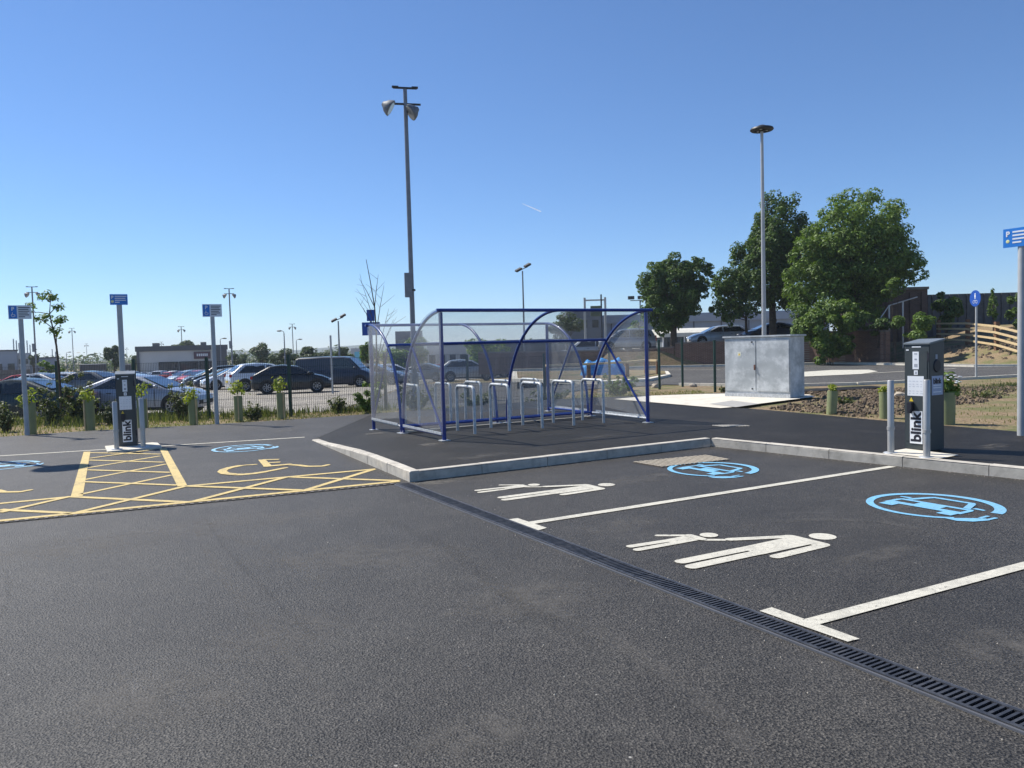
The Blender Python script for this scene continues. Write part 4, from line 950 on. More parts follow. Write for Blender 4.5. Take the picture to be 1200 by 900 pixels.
# ivy and shrub masses
def shrub(px0, px1, py0, py1, D, n, m_, label, name='shrub', seed=1, size=0.10, z=None, grp=None, stems=True, cl_n=14, sparse=0.34):
    a = wp((px0+px1)/2, py1, D); z_ = T(a.x, D) if z is None else z; rr = random.Random(seed)
    root = empty(name, (a.x, D, z_), 0, label, 'shrub', grp); c = crown_px(px0, px1, py0, py1, D, z_, a.x)
    vs, fs = leaves(n, make_clumps(*c, cl_n, rr, sparse), size, rr, shell=0.2); quick('foliage', vs, fs, m_, root)
    t = MB()
    for i in range(5):
        e = Vector((c[0]+rr.uniform(-.5,.5)*c[3], rr.uniform(-.4,.4)*c[4], c[2]+rr.uniform(-.2,.5)*c[5])); t.tube([Vector((rr.uniform(-.1,.1)*c[3],0,-0.05)), e*0.5+Vector((0,0,0.1)), e], [0.02*size*10, 0.014*size*10, 0.006*size*10], 5)
    t.build('stems', M_BARK, root); return root
shrub(934,1012,345,424,47.2,14000,M_LEAFM,'dark ivy like mass spilling over the brick wall under the maple',seed=4,size=0.12,z=0,cl_n=60,sparse=0.24)
shrub(1045,1092,362,402,43.5,3800,M_LEAFM,'yellow tipped bush on the bank beside the handrail',seed=6,size=0.10)
shrub(1010,1050,372,392,46.5,1800,M_LEAFD,'low dark bush on top of the wall at the handrail foot',seed=7,size=0.10,z=1.0)
shrub(1090,1128,337,385,50.0,4200,M_LEAFD,'dark climber growing over the boundary fence',seed=9,size=0.13)
shrub(1178,1212,333,386,47.0,3200,M_LEAFM,'pale green bush at the right edge by the boundary fence',seed=10,size=0.11)
shrub(1158,1170,337,376,48.0,450,M_LEAFM,'thin wispy sapling against the boundary fence',seed=11,size=0.09)
shrub(1036,1062,324,350,46.0,1100,M_LEAFM,'light leafy branch in front of the brown panelled block',seed=12,size=0.10)

# ------------------------------------------------------------------ terrace: brick wall, bank, fences
def wall_run(pts, m_, name, label, cat, thick=0.3, cope=True, zb=-0.3):
    """pts: (x, y, ztop)"""
    root = empty(name, (pts[0][0], pts[0][1], 0), 0, label, cat); o = Vector((pts[0][0], pts[0][1], 0)); mb = MB(); cb = MB()
    for a, b2 in zip(pts[:-1], pts[1:]):
        A = Vector((a[0],a[1],0))-o; B = Vector((b2[0],b2[1],0))-o; d = (B-A).normalized(); n = Vector((-d.y,d.x,0))*thick
        v = [A+Vector((0,0,zb)), B+Vector((0,0,zb)), B+n+Vector((0,0,zb)), A+n+Vector((0,0,zb)), A+Vector((0,0,a[2])), B+Vector((0,0,b2[2])), B+n+Vector((0,0,b2[2])), A+n+Vector((0,0,a[2]))]
        F6 = [(3,2,1,0),(4,5,6,7),(0,1,5,4),(1,2,6,5),(2,3,7,6),(3,0,4,7)]; mb.add(v, F6)
        if cope:
            e = n.normalized()*0.04; v = [A-e+Vector((0,0,a[2]+0.004)), B-e+Vector((0,0,b2[2]+0.004)), B+n+e+Vector((0,0,b2[2]+0.004)), A+n+e+Vector((0,0,a[2]+0.004))]; v += [q_+Vector((0,0,0.09)) for q_ in v]; cb.add(v, F6)
    mb.build('brickwork', m_, root)
    if cope: cb.build('coping', M_COPE, root)
    return root
W = lambda px, D, py: (wp(px,400,D).x, D, wp(px,py,D).z)
wall_run([W(560,55.5,414), W(725,54,411.5), W(790,53,407.5)], M_BRICK, 'brick_wall', 'low end of the brown brick retaining wall, left of the green posts', 'wall')
wall_run([W(791,52.9,403.2), W(850,52.2,400.5), W(942,51.4,392), W(1000,49.0,388), W(1038,46.0,389)], M_BRICK, 'brick_wall', 'long brown brick retaining wall behind the cabinet carrying the terrace', 'wall')
# return wall going back from the corner
c_ = W(1038.5,46.0,389); wall_run([(c_[0]+0.02,46.1,c_[2]), (c_[0]+1.5,50,c_[2]+0.3)], M_BRICK, 'brick_wall', 'short return of the brick wall at the shaded bank corner', 'wall')
# brown panelled block
def block(px0, px1, py0, D, depth, m_, name, label, cat='building', zb=None, rz=0, roof=None, feat=None):
    a = wp(px0,py0,D); b2 = wp(px1,py0,D); z0 = (min(T(a.x,D), T(b2.x,D))-0.3) if zb is None else zb; wd = b2.x-a.x; h = (a.z+b2.z)/2-z0
    if a.x+b2.x < -10: rz = math.atan(-(a.x+b2.x)/2/D); wd *= cos(rz)
    root = empty(name, ((a.x+b2.x)/2, D, z0), rz, label, cat)
    m = MB(); m.box((0, depth/2, h/2), (wd, depth, h)); m.build('wall', m_, root)
    if roof: m = MB(); m.box((0, depth/2, h+0.12), (wd+0.4, depth+0.4, 0.24)); m.build('roof', roof, root)
    if feat: feat(root, wd, h)
    return root
M_BRN = brick_mat('dark_brown_brick', (0.085,0.055,0.045), (0.12,0.078,0.062), (0.13,0.11,0.10))
def blk(root, wd, h):
    m = MB(); m.box((0, -0.05, h-0.08), (wd+0.1, 0.12, 0.18)); m.build('parapet', M_COPE, root)
    for k in range(-2,3):
        m = MB(); m.box((k*wd/5, -0.03, h/2-0.15), (0.07, 0.08, h-0.4)); m.build('pilaster', M_BRN, root)
block(1018,1087,337,53.0,5.0,M_BRN,'brick_block','dark brown brick block with a flat top right of the maple',feat=blk)
M_DGREY = mat('dark_slat_boards', (0.075,0.085,0.095), 0.85, var=0.25, scale=3)
def slats(root, wd, h):
    n = int(wd/0.6)
    for k in range(n): m = MB(); m.box((-wd/2+0.3+k*0.6, -0.04, h/2), (0.06,0.08,h)); m.build('batten', M_DGREY, root)
block(1087.5,1260,343,53.5,0.25,M_DGREY,'boundary_fence','tall dark close boarded fence along the top of the bank',cat='fence',feat=slats)
# timber rail fence down the bank
tf = [(1100,49.5),(1134,45.5),(1168,41.5),(1207,38.0),(1252,35.0)]
P_ = []
for (px, D) in tf: x_ = wp(px,400,D).x; P_.append(Vector((x_, D, T(x_,D))))
o0 = P_[0].copy(); rf = empty('timber_fence', o0, 0, 'pale four rail timber fence with brown posts running down the bank', 'fence')
for p in P_: m = MB(); q_ = p-o0; m.box((q_.x,q_.y,q_.z+0.68),(0.20,0.20,1.6)); m.build('post', M_WOODB, rf, bevel=0.01)
for a, b2 in zip(P_[:-1], P_[1:]):
    for k in range(4):
        zz = 0.25+k*0.33; m = MB(); m.bar(a-o0+Vector((-0.13,-0.02,zz)), b2-o0+Vector((-0.13,-0.02,zz)), 0.05, 0.11); m.build('rail', M_WOOD, rf)
m = MB(); m.bar(P_[1]-o0+Vector((1.2,-0.9,1.15)), P_[2]-o0+Vector((-0.1,0.1,0.75)), 0.05, 0.09); m.build('loose_rail', M_WOOD, rf)
# stair handrail on the terrace
hr = [wp(1026,381,46.6), wp(1042,358,46.6), wp(1075,348,46.6)]
o0 = Vector((hr[1].x, hr[1].y, 1.0)); r8 = empty('handrail', o0, 0, 'white painted sloping handrail above the end of the brick wall', 'handrail')
m = MB(); m.tube([h_-o0 for h_ in hr], 0.035, 8); m.build('top_rail', M_LAMPL, r8)
for px, py in ((1042,358),(1058,353.5)): q_ = wp(px,py,46.6)-o0; m = MB(); m.tube([(q_.x,q_.y,-0.1),(q_.x,q_.y,q_.z)],0.05,8); m.build('post', M_LAMPL, r8)

# ------------------------------------------------------------------ far buildings
M_CLAD = mat('grey_cladding', (0.26,0.29,0.34), 0.6, var=0.06, scale=0.5)
M_CLADD = mat('dark_cladding', (0.06,0.065,0.075), 0.6, var=0.1, scale=0.5)
M_CREAM = mat('cream_render', (0.52,0.51,0.49), 0.8, var=0.06, scale=0.6)
M_WIN = mat('window_glass', (0.02,0.03,0.04), 0.08, 0, coat=0.6)
M_ROOFW = mat('white_corrugated_roof', (0.62,0.60,0.52), 0.6, var=0.08, scale=3)
def shop(root, wd, h):
    m = MB(); m.box((0,-0.15,h-0.45),(wd+0.5,0.5,0.9)); m.build('fascia', M_CLADD, root)
    m = MB(); m.box((wd*0.43,-0.10,h/2-0.2),(wd*0.15,0.4,h-0.5)); m.build('side_pier', M_CLADD, root)
    m = MB(); m.box((-wd*0.49,-0.10,h/2-0.2),(wd*0.03,0.4,h-0.5)); m.build('side_pier', M_CLADD, root)
    for i in range(3):
        f_ = MB(); x0 = -wd*0.27+i*wd*0.225; f_.box((x0+wd*0.11,-0.08,h*0.30),(wd*0.215,0.10,h*0.52)); fo_ = f_.build('window', M_DARK, root)
        g_ = MB(); g_.box((x0+wd*0.11,-0.14,h*0.30),(wd*0.195,0.03,h*0.47)); g_.build('pane', M_WIN, fo_)
    m = MB(); m.box((wd*0.22,-0.22,h*0.72),(wd*0.19,0.12,h*0.20)); s_ = m.build('sign', mat('plum_sign', (0.07,0.02,0.035), 0.5), root)
    m = MB()
    for k in range(6): m.box((wd*0.22-wd*0.055+k*wd*0.022,-0.30,h*0.73),(wd*0.013,0.02,h*0.07))
    m.build('lettering', M_STK, s_)
    for k, (x_, s1) in enumerate(((-0.3,0.6),(0.25,0.5))): m = MB(); m.box((wd*x_,6,h+0.3),(s1*2,s1*2,0.7)); m.build('roof_unit', M_CLADD, root)
block(161,266,405,138,14,M_CREAM,'shop_building','low cream shop with dark fascia and a plum sign beyond the parked cars',feat=shop)
def wins(n, rows, m_=M_WIN, y=-0.04, hfrac=0.3):
    def f_(root, wd, h):
        for r in range(rows):
            for k in range(n):
                m = MB(); m.box((-wd/2+wd*(k+0.5)/n, y, h*(r+0.5)/rows),(wd/n*0.55,0.06,h/rows*hfrac)); m.build('window', m_, root)
    return f_
block(-40,20,412,130,20,M_CLAD,'warehouse','pale blue grey warehouse at the left edge',roof=M_CLADD,feat=wins(4,1))
block(20,34,414,140,12,M_CREAM,'plant_room','cream plant room beneath the thin flues at far left',feat=wins(2,2))
block(38,66,420,150,14,M_CLAD,'storage_shed','low grey shed right of the flues',roof=M_CLADD,feat=wins(3,1))
block(-40,36,434,95,0.5,M_COPE,'boundary_wall','low brown wall in front of the left warehouse',cat='wall')
block(93,125,427,160,14,M_CLADD,'low_unit','long low dark unit left of the round green tree',feat=wins(4,1,M_CLAD))
block(140,158,427,165,14,M_CLADD,'low_unit','low dark unit just left of the cream shop',feat=wins(3,1,M_CLAD))
FLL = {16:'leftmost and tallest grey flue on the far left skyline', 19:'second grey flue from the left edge on the skyline', 22:'grey flue just left of the leftmost sign post', 32:'grey flue just right of the leftmost sign post top', 35:'shorter grey flue beside the floodlight at far left', 61:'thin grey flue left of the leaning sapling trunk', 65:'thin grey flue touching the leaning sapling trunk'}
for (px, py, D) in ((15.5,397,141),(19,399,142),(22,402,143),(31.5,399,144),(35,404,144),(61,409,170),(65,412,172)):
    a = wp(px,py,D); z_ = T(a.x,D)-0.2; m = MB(); H_ = a.z-z_; m.tube([(0,0,0),(0,0,H_*0.72)],0.35,8); m.tube([(0,0,H_*0.72),(0,0,H_)],0.10,6)
    o = m.build('steel_flue', M_CLAD); o.location = (a.x,D,z_); tag(o, FLL[round(px)], 'flue', 'grey flues on the left skyline')
def bluesign(root, wd, h):
    m = MB(); m.box((wd*0.1,-0.1,h*0.66),(wd*0.55,0.2,h*0.42)); m.build('sign', mat('turquoise_sign', (0.16,0.50,0.62), 0.5), root)
    m = MB(); m.box((-wd*0.2,-0.1,h*0.2),(wd*0.3,0.2,h*0.3)); m.build('window', M_WIN, root)
block(411,424,408,140,10,M_CREAM,'retail_unit','small white unit with a turquoise sign left of the shelters',feat=bluesign)
def wh(root, wd, h):
    m = MB(); m.box((0,-0.25,h-0.5),(wd+0.4,0.6,1.0)); m.build('fascia', M_CLAD, root)
    n = int(wd/4)
    for k in range(n): m = MB(); m.box((-wd/2+2+k*4,-0.05,h/2-0.4),(0.12,0.12,h-1.2)); m.build('cladding_joint', M_CLADD, root)
    m = MB(); m.box((0,-0.08,h*0.36),(wd*0.98,0.1,h*0.12)); m.build('window_band', M_WIN, root)
block(700,972,368,112,30,M_CLAD,'retail_warehouse','long blue grey warehouse behind the big trees',roof=M_CLAD,feat=wh)
block(664,704,365,100,16,mat('slate_cladding',(0.13,0.15,0.18),0.6,var=0.08,scale=.5),'office_block','dark slate block seen through the right half of the shelter',feat=wins(3,2))
block(560,662,398,95,12,M_CLADD,'low_canopy_building','low dark building seen through the middle of the shelter',feat=wins(7,1,M_CLAD))
block(463,495,388,118,10,M_CLADD,'dark_gable_unit','small dark unit seen through the left end of the shelters',feat=wins(2,2))
block(500,560,402,110,12,M_CREAM,'pale_unit','pale unit seen low through the left bay of the shelter',feat=wins(5,1))
# white-roofed prefab cabin on the terrace
a = wp(776,392,68); b2 = wp(862,392,68); zc_ = T(a.x,68); pf = empty('prefab_cabin', ((a.x+b2.x)/2,68,zc_), 0, 'single storey cabin with a curved white corrugated roof behind the wall', 'cabin')
wd = b2.x-a.x; hz = a.z-zc_-0.25
m = MB(); m.box((0,2.5,hz/2),(wd,5,hz)); m.build('wall', mat('slate_panel',(0.10,0.12,0.14),0.7), pf)
m = MB(); pr_ = [(-0.35,hz),(-0.30,hz+0.35),(0.5,hz+0.62),(2.5,hz+0.80),(4.5,hz+0.62),(5.3,hz+0.35),(5.35,hz)]
v = [(sx*(wd/2+0.3), y_, z_) for sx in (-1,1) for (y_,z_) in pr_]; n = len(pr_); m.add(v, [tuple(range(n-1,-1,-1)), tuple(range(n,2*n))]+[(i,(i+1)%n,(i+1)%n+n,i+n) for i in range(n)]); m.build('roof', M_ROOFW, pf)
for k in range(4): m = MB(); m.box((-wd/2+0.9+k*wd/4,-0.04,hz*0.55),(0.9,0.06,0.8)); m.build('window', M_WIN, pf)
for k in range(2): m = MB(); m.box((-wd/2+0.05+k*1.9,-0.06,hz/2),(0.12,0.12,hz)); m.build('corner_post', M_STK, pf)
# height gantry: white frame with a green panel
a = wp(685,349,74); b2 = wp(709,349,74); z_ = T(a.x,74); gt = empty('sign_gantry', ((a.x+b2.x)/2,74,z_), 0, 'white two post gantry with a hanging panel above the near shelter roof', 'gantry'); wd = b2.x-a.x; h = a.z-z_
for sx in (-1,1): m = MB(); m.box((sx*wd/2,0,h/2),(0.20,0.20,h)); m.build('post', M_LAMPL, gt)
m = MB(); m.bar((-wd/2,0,h-0.25),(wd/2,0,h-0.25),0.14,0.14); m.build('crossbar', M_LAMPL, gt)
m = MB(); m.box((0.1,0,h-1.3),(wd*0.55,0.12,1.0)); m.build('panel', mat('olive_panel',(0.10,0.13,0.07),0.7), gt)
x_ = wp(705.5,400,60).x; m = MB(); m.tube([(0,0,0),(0,0,wp(705.5,345,60).z-T(x_,60))],0.06,8); o = m.build('steel_pole', M_DARK); o.location=(x_,60,T(x_,60)); tag(o,'thin dark pole right beside the white gantry','pole')
# far hills (terrain)
prof = [(-500,424),(-100,423),(0,421.8),(100,420.5),(180,418.5),(215,412.5),(240,410.5),(270,410.5),(320,411.5),(360,409.5),(400,405.5),(440,403),(520,403),(600,401),(700,399),(800,397.5),(1000,393),(1200,389),(1700,376)]
vs = []; D_ = 1500; n = 140
def pint(px):
    for (a, b2) in zip(prof[:-1], prof[1:]):
        if a[0] <= px <= b2[0]: t = (px-a[0])/(b2[0]-a[0]); return a[1]+(b2[1]-a[1])*t
    return prof[-1][1]
for i in range(n+1):
    px = -480+i*2150/n; q_ = wp(px, pint(px)+random.uniform(-0.25,0.25), D_); hgt = q_.z
    for j, (dy, k) in enumerate(((-350,0.0),(-200,0.35),(-80,0.8),(0,1.0),(250,0.5),(500,0))):
        vs.append((q_.x*(D_+dy)/D_, D_+dy, -4+(hgt+4)*k))
fs = [(i*6+j, (i+1)*6+j, (i+1)*6+j+1, i*6+j+1) for i in range(n) for j in range(5)]
hl = quick('hills', vs, fs, mat('far_wooded_hill', (0.075,0.10,0.07), 0.95, var=0.35, scale=0.012)); tag(hl, kind='structure')
for p in hl.data.polygons: p.use_smooth = True

# far trees, each its own thing
ft = [(124,143,405,433,105,2600,'round green tree left of the blue parking sign post'),(154,161,416,432,150,500,'small dark tree against the left end of the shop'),
      (198,232,400,416,165,1500,'rounded tree crown rising behind the shop roof'),(266,292,414,430,120,900,'low light bush right of the shop'),(294,318,402,430,115,1300,'feathery double tree beside the tall floodlight'),
      (318,350,411,430,110,1400,'mid green bushes left of the dark van'),(346,380,405,428,90,2400,'bright bushy tree above the dark hatchback'),(376,404,412,428,110,1000,'low dark trees above the van roof'),
      (390,416,404,430,95,1700,'olive tree behind the single headed street lamp'),(421,441,399,432,80,1700,'green tree behind the twin blue plates'),(450,500,398,432,70,2400,'leafy tree seen through the left end of the shelters'),
      (540,600,392,428,75,3000,'broad tree seen through the middle of the near shelter'),(640,690,368,405,88,2400,'thin leaved tree seen through the shelter beside the slate block'),(733,762,376,408,80,1500,'light green tree seen through the right end panel'),
      (46,72,424,442,60,1300,'low bush behind the leaning sapling at far left'),(34,44,412,428,135,500,'small green tree below the flues')]
for i, (a, b2, c, d, D, n, lab) in enumerate(ft):
    x_ = wp((a+b2)/2,420,D).x; z_ = T(x_,D); m_ = M_LEAFF if D > 80 else M_LEAFM
    tree((x_,D), z_, [crown_px(a,b2,c,d,D,z_,x_)], n, 0.0021*D, m_, lab, 'tree', 'trees beyond the far car park', 0.0013*D, 100+i, 12, k=0.4)
# continuous low tree line far beyond
rr = random.Random(5); cl = []
for i in range(230):
    px = rr.uniform(-60, 700); D = rr.uniform(240,330); q_ = wp(px, 416, D); hh = rr.uniform(3,6.5)
    cl.append((q_.x, D, -3+hh*0.5, rr.uniform(3,7), 4, hh*0.6))
vs, fs = leaves(11000, cl, 0.8, rr); tag(quick('distant_wood', vs, fs, M_LEAFF), 'low continuous belt of far trees along the horizon', 'woodland', kind='stuff')

# ------------------------------------------------------------------ cars
M_TYRE = mat('tyre_rubber', (0.018,0.018,0.019), 0.85); M_RIM = mat('alloy_rim', (0.42,0.43,0.45), 0.35, 0.7)
M_CGL = mat('car_glass', (0.015,0.02,0.024), 0.06, 0, coat=0.8); M_RED = mat('tail_lamp', (0.35,0.01,0.012), 0.2, coat=0.8); M_HEAD = mat('head_lamp', (0.55,0.57,0.60), 0.12, coat=0.8)
M_TRIM = mat('black_trim', (0.02,0.02,0.021), 0.6); M_PLW = mat('white_plate', (0.65,0.65,0.62), 0.5); M_PLY = mat('yellow_plate', (0.65,0.5,0.06), 0.5)
STY = { # L, W, H, belt, bonnet z, nose z, windscreen base x, roof front x, roof rear x, rear base x, tail z
 'hatch': (4.1,1.76,1.45,0.95,0.93,0.66,1.18,0.18,-1.20,-1.93,1.00),
 'suv':   (4.4,1.84,1.64,1.08,1.05,0.80,1.25,0.32,-1.50,-2.10,1.12),
 'saloon':(4.6,1.82,1.44,0.95,0.93,0.66,1.30,0.22,-0.95,-1.85,1.03),
 'estate':(4.6,1.80,1.48,0.97,0.94,0.68,1.25,0.25,-1.65,-2.22,1.02),
 'mpv':   (4.4,1.80,1.68,1.02,1.02,0.78,1.45,0.55,-1.80,-2.12,1.05),
 'van':   (5.1,1.98,1.98,1.18,1.16,0.85,1.75,0.95,-2.45,-2.53,1.20)}
def lerp(a, b, t): return a+(b-a)*t
def car(px, D, heading, style, paint, label, group, y_off=0.0, zz=None, name='parked_car', metal=0.3, simple=False, sx=None):
    L_, Wd, H, belt, bz, nz, wx, rfx, rrx, rbx, tz = STY[style]; hw = Wd/2; hl_ = L_/2
    x_ = wp(px, 420, D).x if sx is None else sx; z_ = T(x_, D)+0.005 if zz is None else zz
    root = empty(name, (x_, D, z_), radians(heading), label, 'van' if style == 'van' else 'car', group)
    dk = max(paint) < 0.08; pm = mat('paint_%d_%d_%d' % tuple(int(c*255) for c in paint), paint, 0.35, 0.0 if dk else metal, var=0.02, coat=0.45 if dk else 0.9)
    # lower body lofted nose to tail
    st = [(hl_, nz-0.16, 0.62, 0.34), (hl_-0.06, nz-0.03, 0.80, 0.24), (hl_-0.22, nz+0.05, 0.90, 0.20), (hl_-0.55, lerp(nz,bz,0.6)+0.03, 0.97, 0.19), (wx, bz, 1.0, 0.18), (0.0, belt, 1.0, 0.18),
          (rrx, lerp(belt,tz,0.6), 1.0, 0.18), (rbx, tz, 0.98, 0.20), (-hl_+0.12, tz-0.05, 0.92, 0.24), (-hl_+0.02, tz-0.18, 0.84, 0.30), (-hl_, 0.62, 0.80, 0.36)]
    v = []; n = 12
    for (x, zt, wf, zb) in st:
        w_ = hw*wf; half = [(w_*0.86,zb),(w_*0.985,zb+0.10),(w_,lerp(zb,zt,0.45)),(w_*0.985,lerp(zb,zt,0.80)),(w_*0.92,zt-0.02),(w_*0.55,zt+0.022)]
        v += [(x, y_, z) for (y_,z) in half] + [(x, -y_, z) for (y_,z) in half[::-1]]
    f = [(i*n+j, i*n+(j+1)%n, (i+1)*n+(j+1)%n, (i+1)*n+j) for i in range(len(st)-1) for j in range(n)] + [tuple(range(n)), tuple(range((len(st)-1)*n, len(st)*n))]
    mb = MB(); mb.add(v, f); mb.build('body', pm, root, smooth='auto')
    # cabin
    yb, yr = hw*0.93, hw*0.72 if style != 'van' else hw*0.86; rz_ = H-0.03
    cs = [(wx, belt-0.06, bz-0.03, yb), (rfx+0.06, belt-0.06, rz_-0.05, yr), (rfx-0.30, belt-0.06, rz_+0.005, yr), ((rfx+rrx)/2, belt-0.06, rz_+0.045, yr), (rrx+0.2, belt-0.06, rz_, yr), (rrx, belt-0.06, rz_-0.05, yr), (rbx, tz-0.06, tz-0.03, yb)]
    v = []; n = 8
    for (x, z0, zt, y_) in cs:
        v += [(x, yb, z0), (x, lerp(yb,y_,0.9), max(z0+0.01,zt-0.08)), (x, y_*0.93, zt-0.01), (x, y_*0.5, zt+0.012), (x, -y_*0.5, zt+0.012), (x, -y_*0.93, zt-0.01), (x, -lerp(yb,y_,0.9), max(z0+0.01,zt-0.08)), (x, -yb, z0)]
    f = [(i*n+j, i*n+(j+1)%n, (i+1)*n+(j+1)%n, (i+1)*n+j) for i in range(len(cs)-1) for j in range(n)] + [tuple(range(n)), tuple(range((len(cs)-1)*n, len(cs)*n))]
    mb = MB(); mb.add(v, f); mb.build('cabin', pm, root, smooth='auto')
    # windows
    def sy(t): return lerp(yb, lerp(yb,yr,0.9), t)+0.012
    zlo, zhi = belt+0.03, rz_-0.10
    def sidewin(xa0, xa1, xb0, xb1, s_):
        # bottom from xa0 to xa1, top from xb0 to xb1
        q_ = [(xa0, s_*sy(0.08), zlo), (xa1, s_*sy(0.08), zlo), (xb1, s_*sy(0.97), zhi), (xb0, s_*sy(0.97), zhi)]
        m = MB(); m.add(q_ + [(a,b_*0.97,c) for (a,b_,c) in q_], [(0,1,2,3),(7,6,5,4),(0,4,5,1),(1,5,6,2),(2,6,7,3),(3,7,4,0)]); m.build('side_window', M_CGL, root)
    midx = (wx+rbx)/2*0.3+0.0
    for s_ in (-1,1):
        fw0 = lerp(wx, rfx, 0.15)-0.12; fb = -0.10
        sidewin(fb, fw0-0.05, fb, rfx-0.08, s_)
        if style == 'van': continue
        rb0 = lerp(rbx, rrx, 0.25)+0.22
        sidewin(rb0, fb-0.09, rrx+0.22, fb-0.09, s_)
    def quadwin(x0, z0, y0, x1, z1, y1, nm, o_):
        q_ = [(x0, -y0, z0), (x0, y0, z0), (x1, y1, z1), (x1, -y1, z1)]; nn = Vector((z1-z0, 0, -(x1-x0))); nn.normalize(); nn *= o_
        m = MB(); m.add([Vector(a)+nn for a in q_]+[Vector(a)-nn*0.2 for a in q_], [(0,1,2,3),(7,6,5,4),(0,4,5,1),(1,5,6,2),(2,6,7,3),(3,7,4,0)]); m.build(nm, M_CGL, root)
    k0, k1 = 0.08, 0.93
    quadwin(lerp(wx,rfx+0.06,k0), lerp(bz,rz_-0.05,k0), yb*0.86, lerp(wx,rfx+0.06,k1), lerp(bz,rz_-0.05,k1), yr*0.88, 'windscreen', 0.02)
    quadwin(lerp(rbx,rrx,0.18), lerp(tz,rz_-0.05,0.18), yb*0.84, lerp(rbx,rrx,0.90), lerp(tz,rz_-0.05,0.90), yr*0.86, 'rear_window', -0.02)
    # wheels
    R_ = 0.33 if style not in ('suv','van') else 0.36; wxs = (hl_-0.82, -hl_+0.80)
    for xw in wxs:
        for s_ in (-1,1):
            m = MB(); m.lathe([(0.0,0.0),(R_*1.17,0.0),(R_*1.17,0.02),(0.0,0.02)], 20, (0,0,0), 'y'); o = m.build('wheel_arch', M_TRIM, root); o.location = (xw, s_*(hw-0.006)-(0.01), R_+0.03)
            m = MB(); m.lathe([(R_*0.60,-0.11),(R_*0.93,-0.11),(R_,-0.08),(R_,0.08),(R_*0.93,0.11),(R_*0.60,0.11)], 22, (0,0,0), 'y'); wo = m.build('wheel', M_TYRE, root, smooth='auto'); wo.location = (xw, s_*(hw-0.085), R_)
            m = MB(); m.lathe([(0.0,s_*0.085),(0.06,s_*0.09),(0.07,s_*0.07),(R_*0.62,s_*0.055)], 20, (0,0,0), 'y')
            m.build('rim', M_TRIM, wo)
            m = MB()
            for k in range(7): a = 2*pi*k/7; m.bar((0.03*cos(a), s_*0.092, 0.03*sin(a)), (R_*0.60*cos(a), s_*0.10, R_*0.60*sin(a)), 0.05, 0.03)
            m.lathe([(R_*0.55,s_*0.095),(R_*0.64,s_*0.115),(R_*0.66,s_*0.095)], 22, (0,0,0), 'y'); m.build('rim_spokes', M_RIM, wo)
    # lamps, plates, mirrors, bumpers
    for s_ in (-1,1):
        m = MB(); m.blob((hl_-0.20, s_*hw*0.68, nz-0.04), (0.19, 0.17, 0.07), 2, 0); m.build('headlight', M_HEAD, root, smooth=True)
        m = MB(); m.box((-hl_+0.08, s_*hw*0.76, tz-0.16), (0.18, 0.22, 0.17 if style not in ('van','mpv') else 0.45)); m.build('tail_light', M_RED, root, bevel=0.02)
        m = MB(); m.blob((wx-0.32, s_*(hw+0.08), belt+0.07), (0.09,0.10,0.07), 2, 0); m.build('wing_mirror', pm, root, smooth=True)
        m = MB(); m.box((0,s_*(hw-0.012),0.25),(L_*0.52,0.05,0.10)); m.build('sill', M_TRIM, root)
    m = MB(); m.box((hl_-0.045,0,0.42),(0.10,hw*1.2,0.16)); m.build('grille', M_TRIM, root, bevel=0.01)
    m = MB(); m.box((-hl_+0.05,0,0.42),(0.14,hw*1.5,0.16)); m.build('rear_bumper', M_TRIM if style == 'van' else pm, root, bevel=0.02)
    m = MB(); m.box((hl_+0.010,0,0.44),(0.015,0.50,0.11)); m.build('front_plate', M_PLW, root)
    m = MB(); m.box((-hl_-0.028,0,0.62),(0.03,0.50,0.11)); m.build('rear_plate', M_PLY, root)
    # door seams
    m = MB()
    for s_ in (-1,1):
        for xx in (-0.10, wx-0.42, -1.05): m.box((xx, s_*(hw+0.000), 0.62), (0.012,0.012,0.58))
        m.box((0.10,s_*(hw+0.008),belt-0.13),(0.16,0.02,0.025)); m.box((-0.75,s_*(hw+0.008),belt-0.13),(0.16,0.02,0.025))
    m.build('door_seams', M_TRIM, root)
    return root
G1 = 'cars parked in the far car park'
SILV = (0.36,0.38,0.40); BLK = (0.012,0.014,0.018); NAVY = (0.012,0.022,0.05); WHT = (0.70,0.71,0.72); REDP = (0.35,0.015,0.018); GRY = (0.11,0.12,0.13); TEAL = (0.01,0.03,0.04); LBL = (0.32,0.40,0.48)
car(12, 25.8, 182, 'saloon', TEAL, 'near black teal saloon at the left edge behind the fence', G1)
car(166, 27.6, -3, 'saloon', (0.30,0.33,0.38), 'large silver blue car behind the left charging post and fence', G1)
car(342, 40.5, 14, 'hatch', BLK, 'black hatchback parked alone behind the mesh fence facing right', G1)
car(310, 46.0, 32, 'suv', WHT, 'white sport utility car showing its red tail light behind the black hatchback', G1)
car(272, 52.0, -150, 'hatch', WHT, 'white hatchback nose poking out left of the white sport utility car', G1)
car(262, 54.5, -155, 'hatch', (0.03,0.04,0.07), 'dark blue grey hatchback right of the white disabled bay sign', G1)
car(258, 62.0, -160, 'mpv', BLK, 'large black people carrier behind the dark blue hatchback', G1)
car(395, 50.0, -4, 'van', NAVY, 'long dark navy panel van behind the bare pole', G1, name='panel_van')
car(216, 84.0, -125, 'hatch', LBL, 'pale blue hatchback in the row before the shop', G1)
car(229, 80.0, -120, 'hatch', REDP, 'red hatchback next to the pale blue one in the row before the shop', G1)
car(239, 74.0, -125, 'hatch', BLK, 'black hatchback at the near end of the row before the shop', G1)
car(189, 118.0, 90, 'mpv', WHT, 'white car seen from behind, furthest left in the row before the shop', G1)
car(199.5, 112.0, 85, 'hatch', REDP, 'small red car between the white and the grey car before the shop', G1)
